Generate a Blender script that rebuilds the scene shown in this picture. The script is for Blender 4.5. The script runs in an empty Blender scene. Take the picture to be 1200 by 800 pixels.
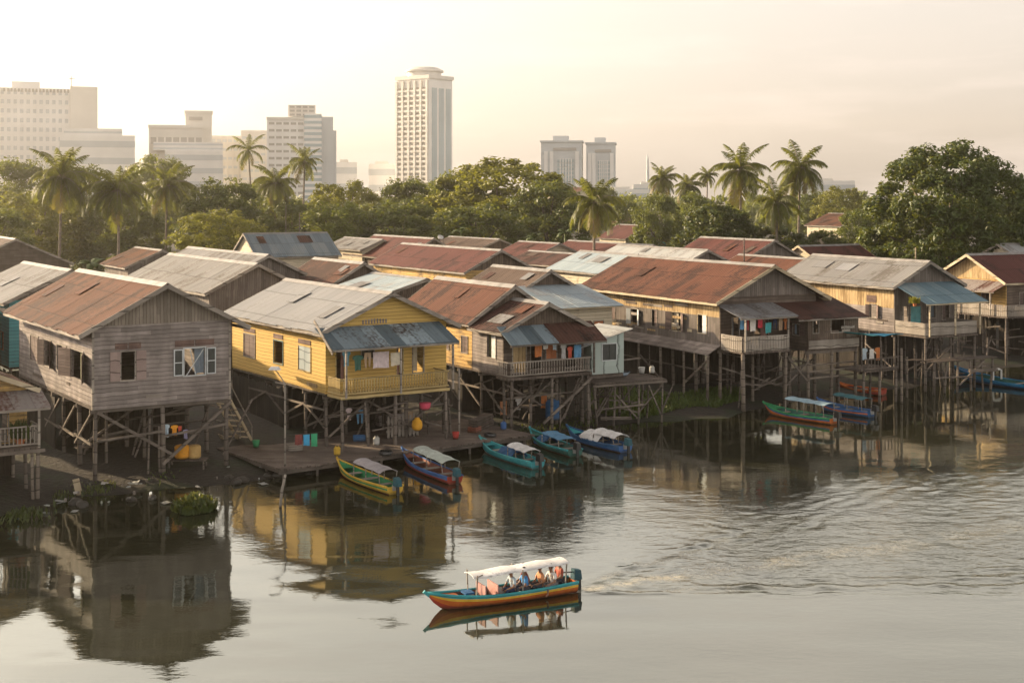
import bpy, bmesh, math, random
import numpy as np
from mathutils import Vector, Matrix, noise

R = math.radians
random.seed(7)
SC = bpy.context.scene
COL = SC.collection

# ------------------------------------------------------------------ image coordinates
# The camera stands 13 m above the river, looking level along +Y.  at() turns a
# pair of image pixel coordinates into a point of given height, atY() into a
# point of given distance.
F = 1600.0
H = 13.0
HZ = 228.0


def at(px, py, z=0.0):
    Y = F * (H - z) / (py - HZ)
    return Vector(((px - 600.0) / F * Y, Y, z))


def atY(px, py, Y):
    return Vector(((px - 600.0) / F * Y, Y, H - (py - HZ) / F * Y))


def along(A, ang, px):
    """distance from A along a bearing (deg) until it lines up with column px"""
    k = (px - 600.0) / F
    dx, dy = math.cos(R(ang)), math.sin(R(ang))
    return (k * A.y - A.x) / (dx - k * dy)


# ------------------------------------------------------------------ meshes
class MB:
    def __init__(self):
        self.v, self.f, self.m = [], [], []

    def face(self, pts, m=0):
        n = len(self.v)
        self.v += [tuple(p) for p in pts]
        self.f.append(tuple(range(n, n + len(pts))))
        self.m.append(m)

    def hexa(self, p, m=0):
        n = len(self.v)
        self.v += [tuple(q) for q in p]
        for q in ((0, 3, 2, 1), (4, 5, 6, 7), (0, 1, 5, 4), (1, 2, 6, 5), (2, 3, 7, 6), (3, 0, 4, 7)):
            self.f.append(tuple(n + i for i in q))
            self.m.append(m)

    def box(self, x0, x1, y0, y1, z0, z1, m=0):
        if x0 > x1: x0, x1 = x1, x0
        if y0 > y1: y0, y1 = y1, y0
        if z0 > z1: z0, z1 = z1, z0
        self.hexa([(x0, y0, z0), (x1, y0, z0), (x1, y1, z0), (x0, y1, z0),
                   (x0, y0, z1), (x1, y0, z1), (x1, y1, z1), (x0, y1, z1)], m)

    def bar(self, p, q, w, h=None, m=0, up=(0, 0, 1)):
        p, q = Vector(p), Vector(q)
        h = w if h is None else h
        d = (q - p).normalized()
        u = Vector(up)
        if abs(d.dot(u)) > .98: u = Vector((1, 0, 0))
        s = d.cross(u).normalized() * (w / 2)
        t = s.cross(d).normalized() * (h / 2)
        self.hexa([p - s - t, p + s - t, p + s + t, p - s + t, q - s - t, q + s - t, q + s + t, q - s + t], m)

    def tube(self, pts, rad, n=7, m=0, cap=True):
        pts = [Vector(p) for p in pts]
        if not hasattr(rad, '__len__'): rad = [rad] * len(pts)
        b = len(self.v)
        ref = None
        for i, p in enumerate(pts):
            d = (pts[min(i + 1, len(pts) - 1)] - pts[max(i - 1, 0)]).normalized()
            if ref is None:
                ref = Vector((1, 0, 0)) if abs(d.x) < .8 else Vector((0, 1, 0))
            s = d.cross(ref).normalized()
            t = s.cross(d).normalized()
            for k in range(n):
                a = 2 * math.pi * k / n
                self.v.append(tuple(p + (s * math.cos(a) + t * math.sin(a)) * rad[i]))
        for i in range(len(pts) - 1):
            for k in range(n):
                a, c = b + i * n + k, b + i * n + (k + 1) % n
                self.f.append((a, c, c + n, a + n))
                self.m.append(m)
        if cap:
            self.f.append(tuple(b + k for k in range(n))[::-1]); self.m.append(m)
            e = b + (len(pts) - 1) * n
            self.f.append(tuple(e + k for k in range(n))); self.m.append(m)

    def sheet(self, P, th, m=0):
        """grid of points P[i][j] thickened along -z by th"""
        n = len(self.v); a = len(P); b = len(P[0])
        for dz in (0, -th):
            for r in P:
                for p in r: self.v.append((p[0], p[1], p[2] + dz))
        k = a * b
        for i in range(a - 1):
            for j in range(b - 1):
                q = (n + i * b + j, n + (i + 1) * b + j, n + (i + 1) * b + j + 1, n + i * b + j + 1)
                self.f.append(q); self.m.append(m)
                self.f.append(tuple(x + k for x in q)[::-1]); self.m.append(m)
        def side(x, y):
            self.f.append((x, y, y + k, x + k)); self.m.append(m)
        for i in range(a - 1):
            side(n + i * b, n + (i + 1) * b)
            side(n + (i + 1) * b + b - 1, n + i * b + b - 1)
        for j in range(b - 1):
            side(n + j + 1, n + j)
            side(n + (a - 1) * b + j, n + (a - 1) * b + j + 1)

    def build(self, name, mats, parent=None, smooth=False, fix=True):
        me = bpy.data.meshes.new(name)
        me.from_pydata(self.v, [], self.f)
        if not isinstance(mats, (list, tuple)): mats = [mats]
        for x in mats: me.materials.append(x)
        if len(mats) > 1: me.polygons.foreach_set('material_index', self.m)
        if fix:
            bm = bmesh.new(); bm.from_mesh(me)
            bmesh.ops.recalc_face_normals(bm, faces=bm.faces)
            bm.to_mesh(me); bm.free()
        if smooth: me.polygons.foreach_set('use_smooth', [True] * len(me.polygons))
        me.update()
        o = bpy.data.objects.new(name, me)
        COL.objects.link(o)
        if parent: o.parent = parent
        return o


def tag(o, label=None, cat=None, group=None, kind=None):
    if label: o['label'] = label
    if cat: o['category'] = cat
    if group: o['group'] = group
    if kind: o['kind'] = kind
    return o


def thing(name, label, cat, loc=(0, 0, 0), rz=0.0, group=None):
    o = bpy.data.objects.new(name, None)
    o.empty_display_size = .3
    COL.objects.link(o)
    o.location = loc
    o.rotation_euler = (0, 0, rz)
    return tag(o, label, cat, group)


def child_copy(src, parent, loc=(0, 0, 0), rot=(0, 0, 0), scale=None):
    c = src.copy()
    COL.objects.link(c)
    c.parent = parent
    c.location = loc
    c.rotation_euler = rot
    if scale: c.scale = scale
    return c


# ------------------------------------------------------------------ materials
class NT:
    def __init__(self, name):
        self.mat = bpy.data.materials.new(name)
        self.mat.use_nodes = True
        self.t = self.mat.node_tree
        self.b = self.t.nodes['Principled BSDF']
        self.out = self.t.nodes['Material Output']

    def n(self, typ, ins=None, **props):
        x = self.t.nodes.new('ShaderNode' + typ)
        for k, v in props.items(): setattr(x, k, v)
        for k, v in (ins or {}).items():
            if isinstance(v, bpy.types.NodeSocket): self.t.links.new(v, x.inputs[k])
            else: x.inputs[k].default_value = v
        return x

    def set(self, **kw):
        for k, v in kw.items():
            k = k.replace('_', ' ')
            if isinstance(v, bpy.types.NodeSocket): self.t.links.new(v, self.b.inputs[k])
            else: self.b.inputs[k].default_value = v

    def math(self, op, a, b=0.0, c=0.0):
        x = self.n('Math', {0: a, 1: b, 2: c}, operation=op)
        return x.outputs[0]

    def mix(self, f, a, b, mode='MIX'):
        x = self.n('Mix', data_type='RGBA', blend_type=mode)
        for i, v in ((0, f), (6, a), (7, b)):
            if isinstance(v, bpy.types.NodeSocket): self.t.links.new(v, x.inputs[i])
            elif i and len(v) == 3: x.inputs[i].default_value = (*v, 1)
            else: x.inputs[i].default_value = v
        return x.outputs[2]

    def coord(self, which='Object'):
        return self.n('TexCoord').outputs[which]

    def scaled(self, vec, s):
        return self.n('VectorMath', {0: vec, 1: s}, operation='MULTIPLY').outputs[0]

    def noise(self, vec, scale, detail=3.0, rough=.55):
        return self.n('TexNoise', {'Vector': vec, 'Scale': scale, 'Detail': detail, 'Roughness': rough}).outputs['Fac']

    def ramp(self, f, lo, hi):
        x = self.n('MapRange', {0: f, 1: lo, 2: hi, 3: 0.0, 4: 1.0})
        x.clamp = True
        return x.outputs[0]

    def bump(self, h, dist, strength=1.0):
        x = self.n('Bump', {'Height': h, 'Distance': dist, 'Strength': strength})
        self.t.links.new(x.outputs[0], self.b.inputs['Normal'])

    def rnd(self):
        return self.n('ObjectInfo').outputs['Random']


def plain(name, col, rough=.7, vary=.12, scale=3.0, metallic=0.0):
    t = NT(name)
    c = t.coord()
    f = t.noise(c, scale, 4)
    lo = tuple(x * (1 - 1.6 * vary) for x in col)
    hi = tuple(min(1, x * (1 + 1.6 * vary)) for x in col)
    t.set(Base_Color=t.mix(t.ramp(f, .3, .7), lo, hi), Roughness=rough, Metallic=metallic)
    return t.mat


def planks(name, dark, light, pitch=.2, vertical=False, paint=None, wear=.5, rough=.85):
    """weathered boarding: one tint per board, grain along it, dark open joints"""
    t = NT(name)
    c = t.coord()
    s = t.n('SeparateXYZ', {0: c})
    xy = t.math('ADD', s.outputs[0], s.outputs[1])
    key = xy if vertical else s.outputs[2]
    run = s.outputs[2] if vertical else xy
    k = t.math('DIVIDE', key, pitch)
    wob = t.math('MULTIPLY', t.math('SUBTRACT', t.noise(c, .8, 3), .5), .8)
    k = t.math('ADD', k, wob)
    idx = t.math('FLOOR', k)
    fr = t.math('FRACT', k)
    # boards are butted every few metres
    seg = t.math('FLOOR', t.math('DIVIDE', t.math('ADD', run, t.math('MULTIPLY', idx, 1.37)), 2.3))
    wn = t.n('TexWhiteNoise', {'Vector': t.n('CombineXYZ', {0: idx, 1: seg, 2: 3.1}).outputs[0]}, noise_dimensions='3D').outputs[0]
    gv = t.scaled(c, (14, 14, 1.2) if vertical else (1.1, 1.1, 18))
    grain = t.noise(gv, 1.0, 5, .65)
    stain = t.noise(t.scaled(c, (1, 1, .5)), 1.1, 4)
    f = t.math('ADD', t.math('MULTIPLY', wn, .45), t.math('MULTIPLY', grain, .55))
    f = t.math('MULTIPLY', f, t.math('ADD', t.math('MULTIPLY', t.ramp(stain, .32, .66), .85), .32))
    col = t.mix(f, dark, light)
    if paint:
        peel = t.math('ADD', t.math('MULTIPLY', grain, .6), t.math('MULTIPLY', stain, .6))
        tint = t.mix(t.math('MULTIPLY', wn, .35), paint, tuple(x * .6 for x in paint))
        col = t.mix(t.ramp(peel, wear - .07, wear + .07), col, tint)
    gap = t.ramp(fr, 0.0, .13)
    col = t.mix(gap, tuple(x * .25 for x in dark), col)
    t.set(Base_Color=col, Roughness=rough, Specular_IOR_Level=.2)
    h = t.math('ADD', t.math('MULTIPLY', fr, -.5 if not vertical else 0.0), t.math('MULTIPLY', gap, .6))
    h = t.math('ADD', h, t.math('MULTIPLY', grain, .3))
    t.bump(h, .03, .8)
    return t.mat


def iron(name, base, alt, spot, spots=.55, rough=.6, metal=.0, pitch=.24, streak=.5, wnw=.4):
    """corrugated sheet roof: sheets of slightly different age, streaks running
    down the slope (local x), corrugations across local y"""
    t = NT(name)
    c = t.coord()
    s = t.n('SeparateXYZ', {0: c})
    y = s.outputs[1]
    x = t.math('ABSOLUTE', s.outputs[0])
    sh = t.math('FLOOR', t.math('DIVIDE', y, .85))
    row = t.math('FLOOR', t.math('DIVIDE', s.outputs[0], 2.1))
    r = t.rnd()
    wn = t.n('TexWhiteNoise', {'Vector': t.n('CombineXYZ', {0: sh, 1: row, 2: r}).outputs[0]}, noise_dimensions='3D').outputs[0]
    off = t.n('VectorMath', {0: c, 1: t.n('CombineXYZ', {0: 0.0, 1: t.math('MULTIPLY', r, 50.0), 2: 0.0}).outputs[0]}, operation='ADD').outputs[0]
    st = t.noise(t.scaled(off, (.35, 3.5, .35)), 1.0, 5, .6)
    big = t.noise(off, .45, 5, .6)
    fine = t.noise(off, 6.0, 3, .6)
    f = t.math('ADD', t.math('MULTIPLY', wn, wnw), t.math('MULTIPLY', st, 1 - wnw))
    col = t.mix(t.ramp(f, .2, .75), base, alt)
    m = t.math('ADD', t.math('MULTIPLY', big, .6), t.math('MULTIPLY', st, .4))
    m = t.math('ADD', m, t.math('MULTIPLY', t.math('SUBTRACT', fine, .5), .45))
    m = t.math('ADD', m, t.math('MULTIPLY', t.math('SUBTRACT', wn, .5), .26))
    col = t.mix(t.ramp(m, spots - .06, spots + .1), col, spot)
    lap = t.ramp(t.math('ABSOLUTE', t.math('SUBTRACT', t.math('FRACT', t.math('DIVIDE', s.outputs[0], 2.1)), .5)), .47, .495)
    seam = t.ramp(t.math('ABSOLUTE', t.math('SUBTRACT', t.math('FRACT', t.math('DIVIDE', y, .85)), .5)), .45, .49)
    edge = t.math('MAXIMUM', lap, t.math('MULTIPLY', seam, streak))
    col = t.mix(t.math('MULTIPLY', edge, .55), col, tuple(v * .35 for v in base))
    t.set(Base_Color=col, Roughness=.8, Metallic=metal, Specular_IOR_Level=.12)
    wv = t.math('SINE', t.math('MULTIPLY', y, 2 * math.pi / pitch))
    h = t.math('ADD', t.math('MULTIPLY', wv, .5), t.math('MULTIPLY', lap, .6))
    t.bump(h, .03, .7)
    return t.mat


def leafmat(name, dark, light, trans=.35, warm=(.30, .30, .03)):
    t = NT(name)
    c = t.coord()
    a = t.noise(c, .5, 3)
    b = t.noise(c, 4.0, 2)
    f = t.math('ADD', t.math('MULTIPLY', a, .7), t.math('MULTIPLY', b, .5))
    f = t.math('ADD', f, t.math('MULTIPLY', t.math('SUBTRACT', t.rnd(), .5), .3))
    col = t.mix(t.ramp(f, .35, .85), dark, light)
    t.set(Base_Color=col, Roughness=.55)
    tr = t.n('BsdfTranslucent', {'Color': t.mix(.5, col, warm)})
    mx = t.n('MixShader', {0: trans, 1: t.b.outputs[0], 2: tr.outputs[0]})
    t.t.links.new(mx.outputs[0], t.out.inputs[0])
    return t.mat


M = {}
M['grey_boards'] = planks('grey_weathered_boards', (.115, .10, .094), (.42, .37, .345), .19)
M['dark_boards'] = planks('dark_weathered_boards', (.055, .043, .036), (.19, .15, .125), .2)
M['grey_upright'] = planks('grey_upright_boards', (.08, .068, .06), (.27, .235, .21), .16, True)
M['brown_upright'] = planks('brown_upright_boards', (.06, .045, .035), (.21, .165, .13), .17, True)
M['bleached_upright'] = planks('bleached_upright_boards', (.13, .11, .09), (.40, .35, .29), .16, True)
M['yellow_boards'] = planks('yellow_painted_boards', (.16, .11, .05), (.33, .25, .13), .18, False, (.60, .405, .125), .43)
M['ochre_boards'] = planks('ochre_painted_boards', (.13, .09, .055), (.34, .25, .15), .22, False, (.55, .36, .13), .55)
M['gold_and_sun_upright'] = planks('gold_and_sunlit_boards', (.2, .13, .06), (.42, .3, .15), .3, True, (.50, .37, .20), .60)  # gold door and patch boards; also low sunlight coloured onto walls
M['cream_boards'] = planks('cream_boards', (.25, .2, .13), (.52, .45, .33), .22, False, (.6, .53, .4), .5)
M['teal_boards'] = planks('turquoise_boards', (.07, .14, .15), (.22, .36, .38), .2, False, (.10, .38, .44), .5)
M['mint_boards'] = planks('pale_mint_boards', (.3, .35, .32), (.42, .47, .44), .9, True, (.42, .5, .47), .38)
M['post'] = planks('post_timber', (.07, .06, .052), (.24, .205, .175), .5)
M['pale_post'] = planks('pale_post_timber', (.085, .07, .058), (.27, .23, .19), .5)
M['landing'] = planks('landing_boards', (.075, .06, .052), (.25, .205, .175), .24, True)
M['undercroft'] = planks('shade_dark_boards', (.013, .011, .009), (.055, .044, .036), .27, True)  # boards of the added screens; shade under the houses put into their colour
M['deck'] = planks('deck_boards', (.06, .048, .042), (.17, .14, .118), .22, True)
M['trim'] = planks('trim_boards', (.17, .15, .13), (.42, .38, .33), .6)
M['cream_trim'] = planks('cream_trim_boards', (.32, .26, .17), (.6, .52, .38), .6)
M['yellow_trim'] = planks('yellow_trim', (.36, .27, .12), (.62, .49, .24), .5)
M['rust'] = iron('rusty_red_iron', (.090, .036, .023), (.152, .066, .042), (.048, .024, .018), .50)
M['rust_light'] = iron('orange_rusted_iron', (.082, .031, .0165), (.132, .055, .029), (.046, .021, .014), .50)
M['rust_dark'] = iron('dark_rusted_iron', (.06, .030, .025), (.115, .055, .043), (.032, .02, .018), .52)
M['maroon'] = iron('maroon_iron', (.085, .031, .027), (.13, .05, .043), (.05, .022, .02), .56)
M['brown'] = iron('brown_iron', (.08, .057, .046), (.13, .092, .075), (.05, .036, .03), .54)
M['ridge'] = plain('ridge_cap_zinc', (.23, .22, .21), .6, .2, 1.5)
M['zinc'] = iron('grey_zinc_sheet', (.17, .172, .18), (.245, .247, .253), (.115, .108, .104), .57, .5)
M['zinc_pale'] = iron('pale_zinc_sheet', (.165, .165, .168), (.23, .23, .23), (.11, .10, .092), .58, .45)
M['zinc_blue'] = iron('blue_zinc_sheet', (.12, .155, .185), (.19, .24, .275), (.22, .25, .26), .6, .45)
M['zinc_white'] = iron('white_zinc_sheet', (.29, .31, .32), (.40, .41, .41), (.22, .215, .21), .6, .45)
M['zinc_silver'] = iron('silver_zinc_sheet', (.205, .213, .228), (.26, .268, .282), (.17, .168, .17), .66, .4)
M['zinc_sky'] = iron('pale_sky_zinc_sheet', (.25, .31, .355), (.35, .42, .46), (.27, .28, .285), .6, .4)
M['patch'] = iron('patched_blue_sheet', (.09, .125, .15), (.30, .38, .43), (.06, .05, .048), .56, .5, wnw=.95)
M['awning_blue'] = iron('blue_awning_sheet', (.11, .18, .225), (.175, .265, .31), (.23, .29, .31), .6, .45)
M['awning_rust'] = iron('rust_streaked_zinc', (.2, .18, .17), (.3, .27, .26), (.10, .05, .04), .47, .5)
M['dark'] = plain('dark_room', (.012, .011, .01), .9)
M['glass'] = plain('dim_window_glass', (.03, .035, .035), .12)
M['shutter_brown'] = planks('brown_shutter_slats', (.07, .05, .045), (.22, .165, .15), .07)
M['shutter_rose'] = planks('faded_rose_shutter_slats', (.18, .13, .12), (.42, .33, .30), .5)
M['vent'] = planks('louvre_slats', (.06, .04, .035), (.30, .2, .17), .09)
M['shutter_blue'] = planks('pale_blue_shutter', (.25, .3, .32), (.5, .56, .58), .5)
M['frame_white'] = plain('chalky_white_paint', (.52, .55, .56), .7)
M['frame_teal'] = plain('dark_teal_paint', (.06, .13, .12), .6)
M['orange_ply'] = plain('orange_panel', (.42, .14, .05), .7)
M['teal'] = plain('teal_paint', (.10, .34, .37), .6)
M['steel'] = plain('dull_steel', (.35, .35, .34), .45, metallic=.3)
M['lamp'] = plain('lamp_housing_white', (.7, .7, .68), .4)
M['black'] = plain('black_plastic', (.015, .016, .018), .35)
M['rope'] = plain('dark_line', (.05, .045, .04), .8)


def paint(name, col, rough=.5):
    """old boat paint: faded, scuffed through and stained"""
    key = 'p_' + name
    if key not in M:
        t = NT(name.replace(' ', '_') + '_paint')
        c = t.coord()
        a = t.noise(c, 1.6, 4)
        b = t.noise(t.scaled(c, (1.2, 1.2, 4)), 5.0, 5, .7)
        body = t.mix(t.ramp(a, .3, .7), tuple(x * .68 for x in col), tuple(min(1, x * 1.15 + .015) for x in col))
        worn = t.math('ADD', t.math('MULTIPLY', b, .7), t.math('MULTIPLY', a, .3))
        pt = t.mix(t.ramp(worn, .53, .64), body, tuple(.45 * x + .55 * y for x, y in zip(col, (.13, .11, .09))))
        zz = t.math('ADD', t.n('SeparateXYZ', {0: c}).outputs[2], t.math('MULTIPLY', t.math('SUBTRACT', b, .5), .3))
        scum = t.math('SUBTRACT', 1.0, t.ramp(zz, .0, .13))       # weed and mud line left by the river
        t.set(Base_Color=t.mix(t.math('MULTIPLY', scum, .8), pt, (.045, .04, .025)), Roughness=.65, Specular_IOR_Level=.15)
        M[key] = t.mat
    return M[key]


def cloth(name, col):
    key = 'c_' + name
    if key not in M: M[key] = plain(name + '_cloth', col, .9, .1, 5.0)
    return M[key]


# ------------------------------------------------------------------ camera, sun, sky, air
cam = bpy.data.cameras.new('camera')
co = bpy.data.objects.new('camera', cam)
COL.objects.link(co)
co.location = (0, 0, H)
co.rotation_euler = (R(90), 0, 0)
cam.sensor_width = 36
cam.lens = 36 * F / 1200
cam.shift_y = -(400 - HZ) / 1200
cam.clip_end = 12000
SC.camera = co

SUN_AZ, SUN_EL = -58.0, 17.0
SUN = Vector((math.sin(R(SUN_AZ)) * math.cos(R(SUN_EL)), math.cos(R(SUN_AZ)) * math.cos(R(SUN_EL)), math.sin(R(SUN_EL))))
sl = bpy.data.lights.new('sun', 'SUN')
sl.energy = 4.4
sl.angle = R(.6)
sl.color = (1.0, .75, .46)
so = bpy.data.objects.new('sun', sl)
COL.objects.link(so)
so.rotation_euler = SUN.to_track_quat('Z', 'Y').to_euler()
so.location = (-200, 100, 120)

w = bpy.data.worlds.new('World')
SC.world = w
w.use_nodes = True
nt = w.node_tree
bg = nt.nodes['Background']
sk = nt.nodes.new('ShaderNodeTexSky')
sk.sky_type = 'NISHITA'
sk.sun_disc = False
sk.sun_elevation = R(SUN_EL)
sk.sun_rotation = R(SUN_AZ)
sk.air_density = 1.0
sk.dust_density = 5.0
sk.ozone_density = .6
hs = nt.nodes.new('ShaderNodeHueSaturation')
hs.inputs['Saturation'].default_value = .30
nt.links.new(sk.outputs[0], hs.inputs['Color'])
mu = nt.nodes.new('ShaderNodeMix'); mu.data_type = 'RGBA'; mu.blend_type = 'MULTIPLY'
mu.inputs[0].default_value = 1.0
mu.inputs[7].default_value = (1.0, .945, .885, 1)
nt.links.new(hs.outputs[0], mu.inputs[6])
# thin high cloud: soft brighter banks low in the sky
tc = nt.nodes.new('ShaderNodeTexCoord')
mp = nt.nodes.new('ShaderNodeMapping'); mp.inputs['Scale'].default_value = (3, 3, 13)
nt.links.new(tc.outputs['Generated'], mp.inputs[0])
cn = nt.nodes.new('ShaderNodeTexNoise'); cn.inputs['Scale'].default_value = 1.7; cn.inputs['Detail'].default_value = 6
nt.links.new(mp.outputs[0], cn.inputs['Vector'])
cr = nt.nodes.new('ShaderNodeMapRange')
for i, v in ((1, .46), (2, .74), (3, .50), (4, .68)): cr.inputs[i].default_value = v
nt.links.new(cn.outputs['Fac'], cr.inputs[0])
cm = nt.nodes.new('ShaderNodeMix'); cm.data_type = 'RGBA'
nt.links.new(cr.outputs[0], cm.inputs[0]); nt.links.new(mu.outputs[2], cm.inputs[6])
cm.inputs[7].default_value = (2.8, 2.46, 2.2, 1)
# loose low banks of brighter, pinkish cloud
mp2 = nt.nodes.new('ShaderNodeMapping'); mp2.inputs['Scale'].default_value = (2.2, 2.2, 15); mp2.inputs['Location'].default_value = (.35, .2, .1)
nt.links.new(tc.outputs['Generated'], mp2.inputs[0])
cn2 = nt.nodes.new('ShaderNodeTexNoise'); cn2.inputs['Scale'].default_value = 2.1; cn2.inputs['Detail'].default_value = 7; cn2.inputs['Roughness'].default_value = .58
nt.links.new(mp2.outputs[0], cn2.inputs['Vector'])
cr2 = nt.nodes.new('ShaderNodeMapRange')
for i, v in ((1, .50), (2, .72), (3, 0.0), (4, .55)): cr2.inputs[i].default_value = v
nt.links.new(cn2.outputs['Fac'], cr2.inputs[0])
cm2 = nt.nodes.new('ShaderNodeMix'); cm2.data_type = 'RGBA'
nt.links.new(cr2.outputs[0], cm2.inputs[0]); nt.links.new(cm.outputs[2], cm2.inputs[6])
cm2.inputs[7].default_value = (3.55, 3.05, 2.74, 1)
# unseen sky brightened to lift the water's reflection, dimmed overhead to cut fill
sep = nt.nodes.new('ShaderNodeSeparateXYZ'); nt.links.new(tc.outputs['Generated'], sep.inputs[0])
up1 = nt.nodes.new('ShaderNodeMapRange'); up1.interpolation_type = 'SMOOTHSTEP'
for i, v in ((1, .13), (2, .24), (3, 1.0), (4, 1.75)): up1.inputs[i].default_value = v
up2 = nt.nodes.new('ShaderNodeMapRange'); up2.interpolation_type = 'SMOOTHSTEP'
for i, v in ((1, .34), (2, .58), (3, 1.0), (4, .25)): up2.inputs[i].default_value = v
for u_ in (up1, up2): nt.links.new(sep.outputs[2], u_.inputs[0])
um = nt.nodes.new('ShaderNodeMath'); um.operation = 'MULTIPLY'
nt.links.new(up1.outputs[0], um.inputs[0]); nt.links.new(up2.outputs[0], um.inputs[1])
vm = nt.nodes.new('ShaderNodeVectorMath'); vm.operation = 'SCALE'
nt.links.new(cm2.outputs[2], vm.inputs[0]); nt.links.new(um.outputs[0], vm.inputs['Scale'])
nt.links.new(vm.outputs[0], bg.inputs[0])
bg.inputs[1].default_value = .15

SC.view_settings.view_transform = 'Standard'
SC.view_settings.look = 'None'
SC.view_settings.exposure = 1.26
SC.view_settings.gamma = 1.0
SC.cycles.max_bounces = 6
SC.cycles.diffuse_bounces = 3
SC.cycles.transparent_max_bounces = 8
SC.cycles.volume_bounces = 0

hz = MB(); hz.box(-1500, 1500, -60, 2600, -3, 150)
ho = hz.build('haze', NT('haze_air').mat)
tag(ho, 'thin warm evening haze lying over the river and the city', kind='stuff')
hm = ho.data.materials[0].node_tree
pv = hm.nodes.new('ShaderNodeVolumePrincipled')
pv.inputs['Color'].default_value = (1.0, .93, .80, 1)
pv.inputs['Density'].default_value = .00022
pv.inputs['Anisotropy'].default_value = .76
for l in list(hm.links):
    if l.to_node.type == 'OUTPUT_MATERIAL': hm.links.remove(l)
hm.links.new(pv.outputs[0], hm.nodes['Material Output'].inputs['Volume'])

# ------------------------------------------------------------------ river, banks
SHORE = [(-900, 640), (-200, 622), (0, 602), (100, 582), (250, 566), (330, 560), (420, 546), (540, 528), (640, 508),
         (700, 500), (760, 493), (850, 489), (885, 478), (960, 466), (1010, 466), (1100, 444), (1200, 428), (1400, 400), (2400, 340)]
SH = [at(x, y, 0) for x, y in SHORE]
SH = [Vector((-330, SH[0].y - 12, 0))] + SH[1:-1] + [Vector((700, 330, 0))]
line = []
for a, b in zip(SH[:-1], SH[1:]):
    k = max(1, int((b - a).length / 1.2)) if (b - a).length < 60 else 14
    for i in range(k): line.append(a.lerp(b, i / k))
line.append(SH[-1])
offs = [(-9, -2.2), (-3, -.7), (-1.2, -.22), (-.3, -.04), (.4, .09), (1.5, .26), (3.5, .42), (6, .6), (10, .85), (16, 1.0), (40, 1.0), (120, 1.0), (400, 1.0), (2400, 1.0)]
vd = Vector((-.45, .89, 0))
V, Fc = [], []
for p in line:
    for d, z in offs:
        q = p + vd * d
        if d > 300: q = Vector((p.x * (1 + d / 300.), p.y + d, 0))
        if d < 20:
            nz = noise.noise(Vector((q.x * .5, q.y * .5, 0))) * .9
            q = q + vd * nz * (1 if d < 8 else 0)
            z += noise.noise(Vector((q.x * 1.3, q.y * 1.3, 5))) * .09
        V.append((max(-1490, min(1490, q.x)), min(q.y, 2590), z))
n = len(offs)
for i in range(len(line) - 1):
    for j in range(n - 1):
        Fc.append((i * n + j, (i + 1) * n + j, (i + 1) * n + j + 1, i * n + j + 1))
me = bpy.data.meshes.new('ground'); me.from_pydata(V, [], Fc); me.update()
me.polygons.foreach_set('use_smooth', [True] * len(me.polygons))
g = bpy.data.objects.new('ground', me); COL.objects.link(g); tag(g, kind='structure')
t = NT('river_mud')
c = t.coord()
a = t.noise(c, .35, 5); b = t.noise(c, 4, 4)
col = t.mix(t.ramp(b, .3, .75), (.010, .0085, .007), (.032, .026, .020))
col = t.mix(t.ramp(a, .52, .62), col, (.018, .026, .010))
t.set(Base_Color=col, Roughness=.85)
t.bump(b, .12, .8)
me.materials.append(t.mat)

# ---- the river: one sheet with the launch's wake and the swell as real waves
BOW = at(517, 713, 0); STERN = at(668, 692, 0)
axis = (STERN - BOW); axis.z = 0; axis.normalize()
nrm = Vector((-axis.y, axis.x, 0))
xs = np.concatenate([np.array([-600, -300, -150, -90, -60]), np.arange(-45, 62.01, .16), np.array([75, 100, 140, 200, 350, 700])])
ys = np.concatenate([np.array([-58, -30, -5, 10, 18]), np.arange(24, 112.01, .16), np.array([125, 150, 190, 250, 340])])
X, Yg = np.meshgrid(xs, ys)
rng = np.random.default_rng(3)


def vnoise(x, y, sc, seed):
    r = np.random.default_rng(seed)
    g_ = r.random((128, 128))
    u = x / sc; v = y / sc
    i = np.floor(u).astype(int); j = np.floor(v).astype(int)
    fu = u - i; fv = v - j
    fu = fu * fu * (3 - 2 * fu); fv = fv * fv * (3 - 2 * fv)
    G = lambda a_, b_: g_[a_ % 128, b_ % 128]
    return (G(i, j) * (1 - fu) + G(i + 1, j) * fu) * (1 - fv) + (G(i, j + 1) * (1 - fu) + G(i + 1, j + 1) * fu) * fv - .5


sx = (X - STERN.x) * axis.x + (Yg - STERN.y) * axis.y          # metres behind the stern
tx = (X - STERN.x) * nrm.x + (Yg - STERN.y) * nrm.y
warp = vnoise(X, Yg, 3.0, 1) * 1.6 + vnoise(X, Yg, 1.1, 2) * .5
amp = np.clip(.15 + 2.4 * (vnoise(X, Yg, 2.0, 4) + .22), 0, 1.8)
chop = np.clip(.45 + 3.2 * vnoise(X * .75, Yg, .6, 55) + 1.6 * vnoise(X, Yg, 1.7, 56), 0, 1.6)
amp = amp * chop
s_ = np.maximum(sx + 1.0, .01)
rat = np.abs(tx) / s_
Z = np.zeros_like(X)
# diverging arms
arm = np.exp(-((rat - .34) / .13) ** 2) * (sx > -1) * np.exp(-s_ / 34) * (1 - np.exp(-s_ / 2.0))
Z += .052 * arm * (.45 * amp + .4) / (1 + np.exp((Yg - 62) / 2.5)) * np.sin(2 * np.pi * (np.abs(tx) * .8 - sx * .42 + warp * .35 + .25 * chop) / .95)
# inner churned water
inn = np.exp(-(rat / .3) ** 2) * (sx > -.5) * np.exp(-s_ / 22)
Z += .009 * inn * amp * np.sin(2 * np.pi * (sx * .9 + warp * 1.2) / .9)
Z += inn * (.046 * vnoise(X, Yg, .34, 9) + .04 * vnoise(X, Yg, .6, 10))
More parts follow.
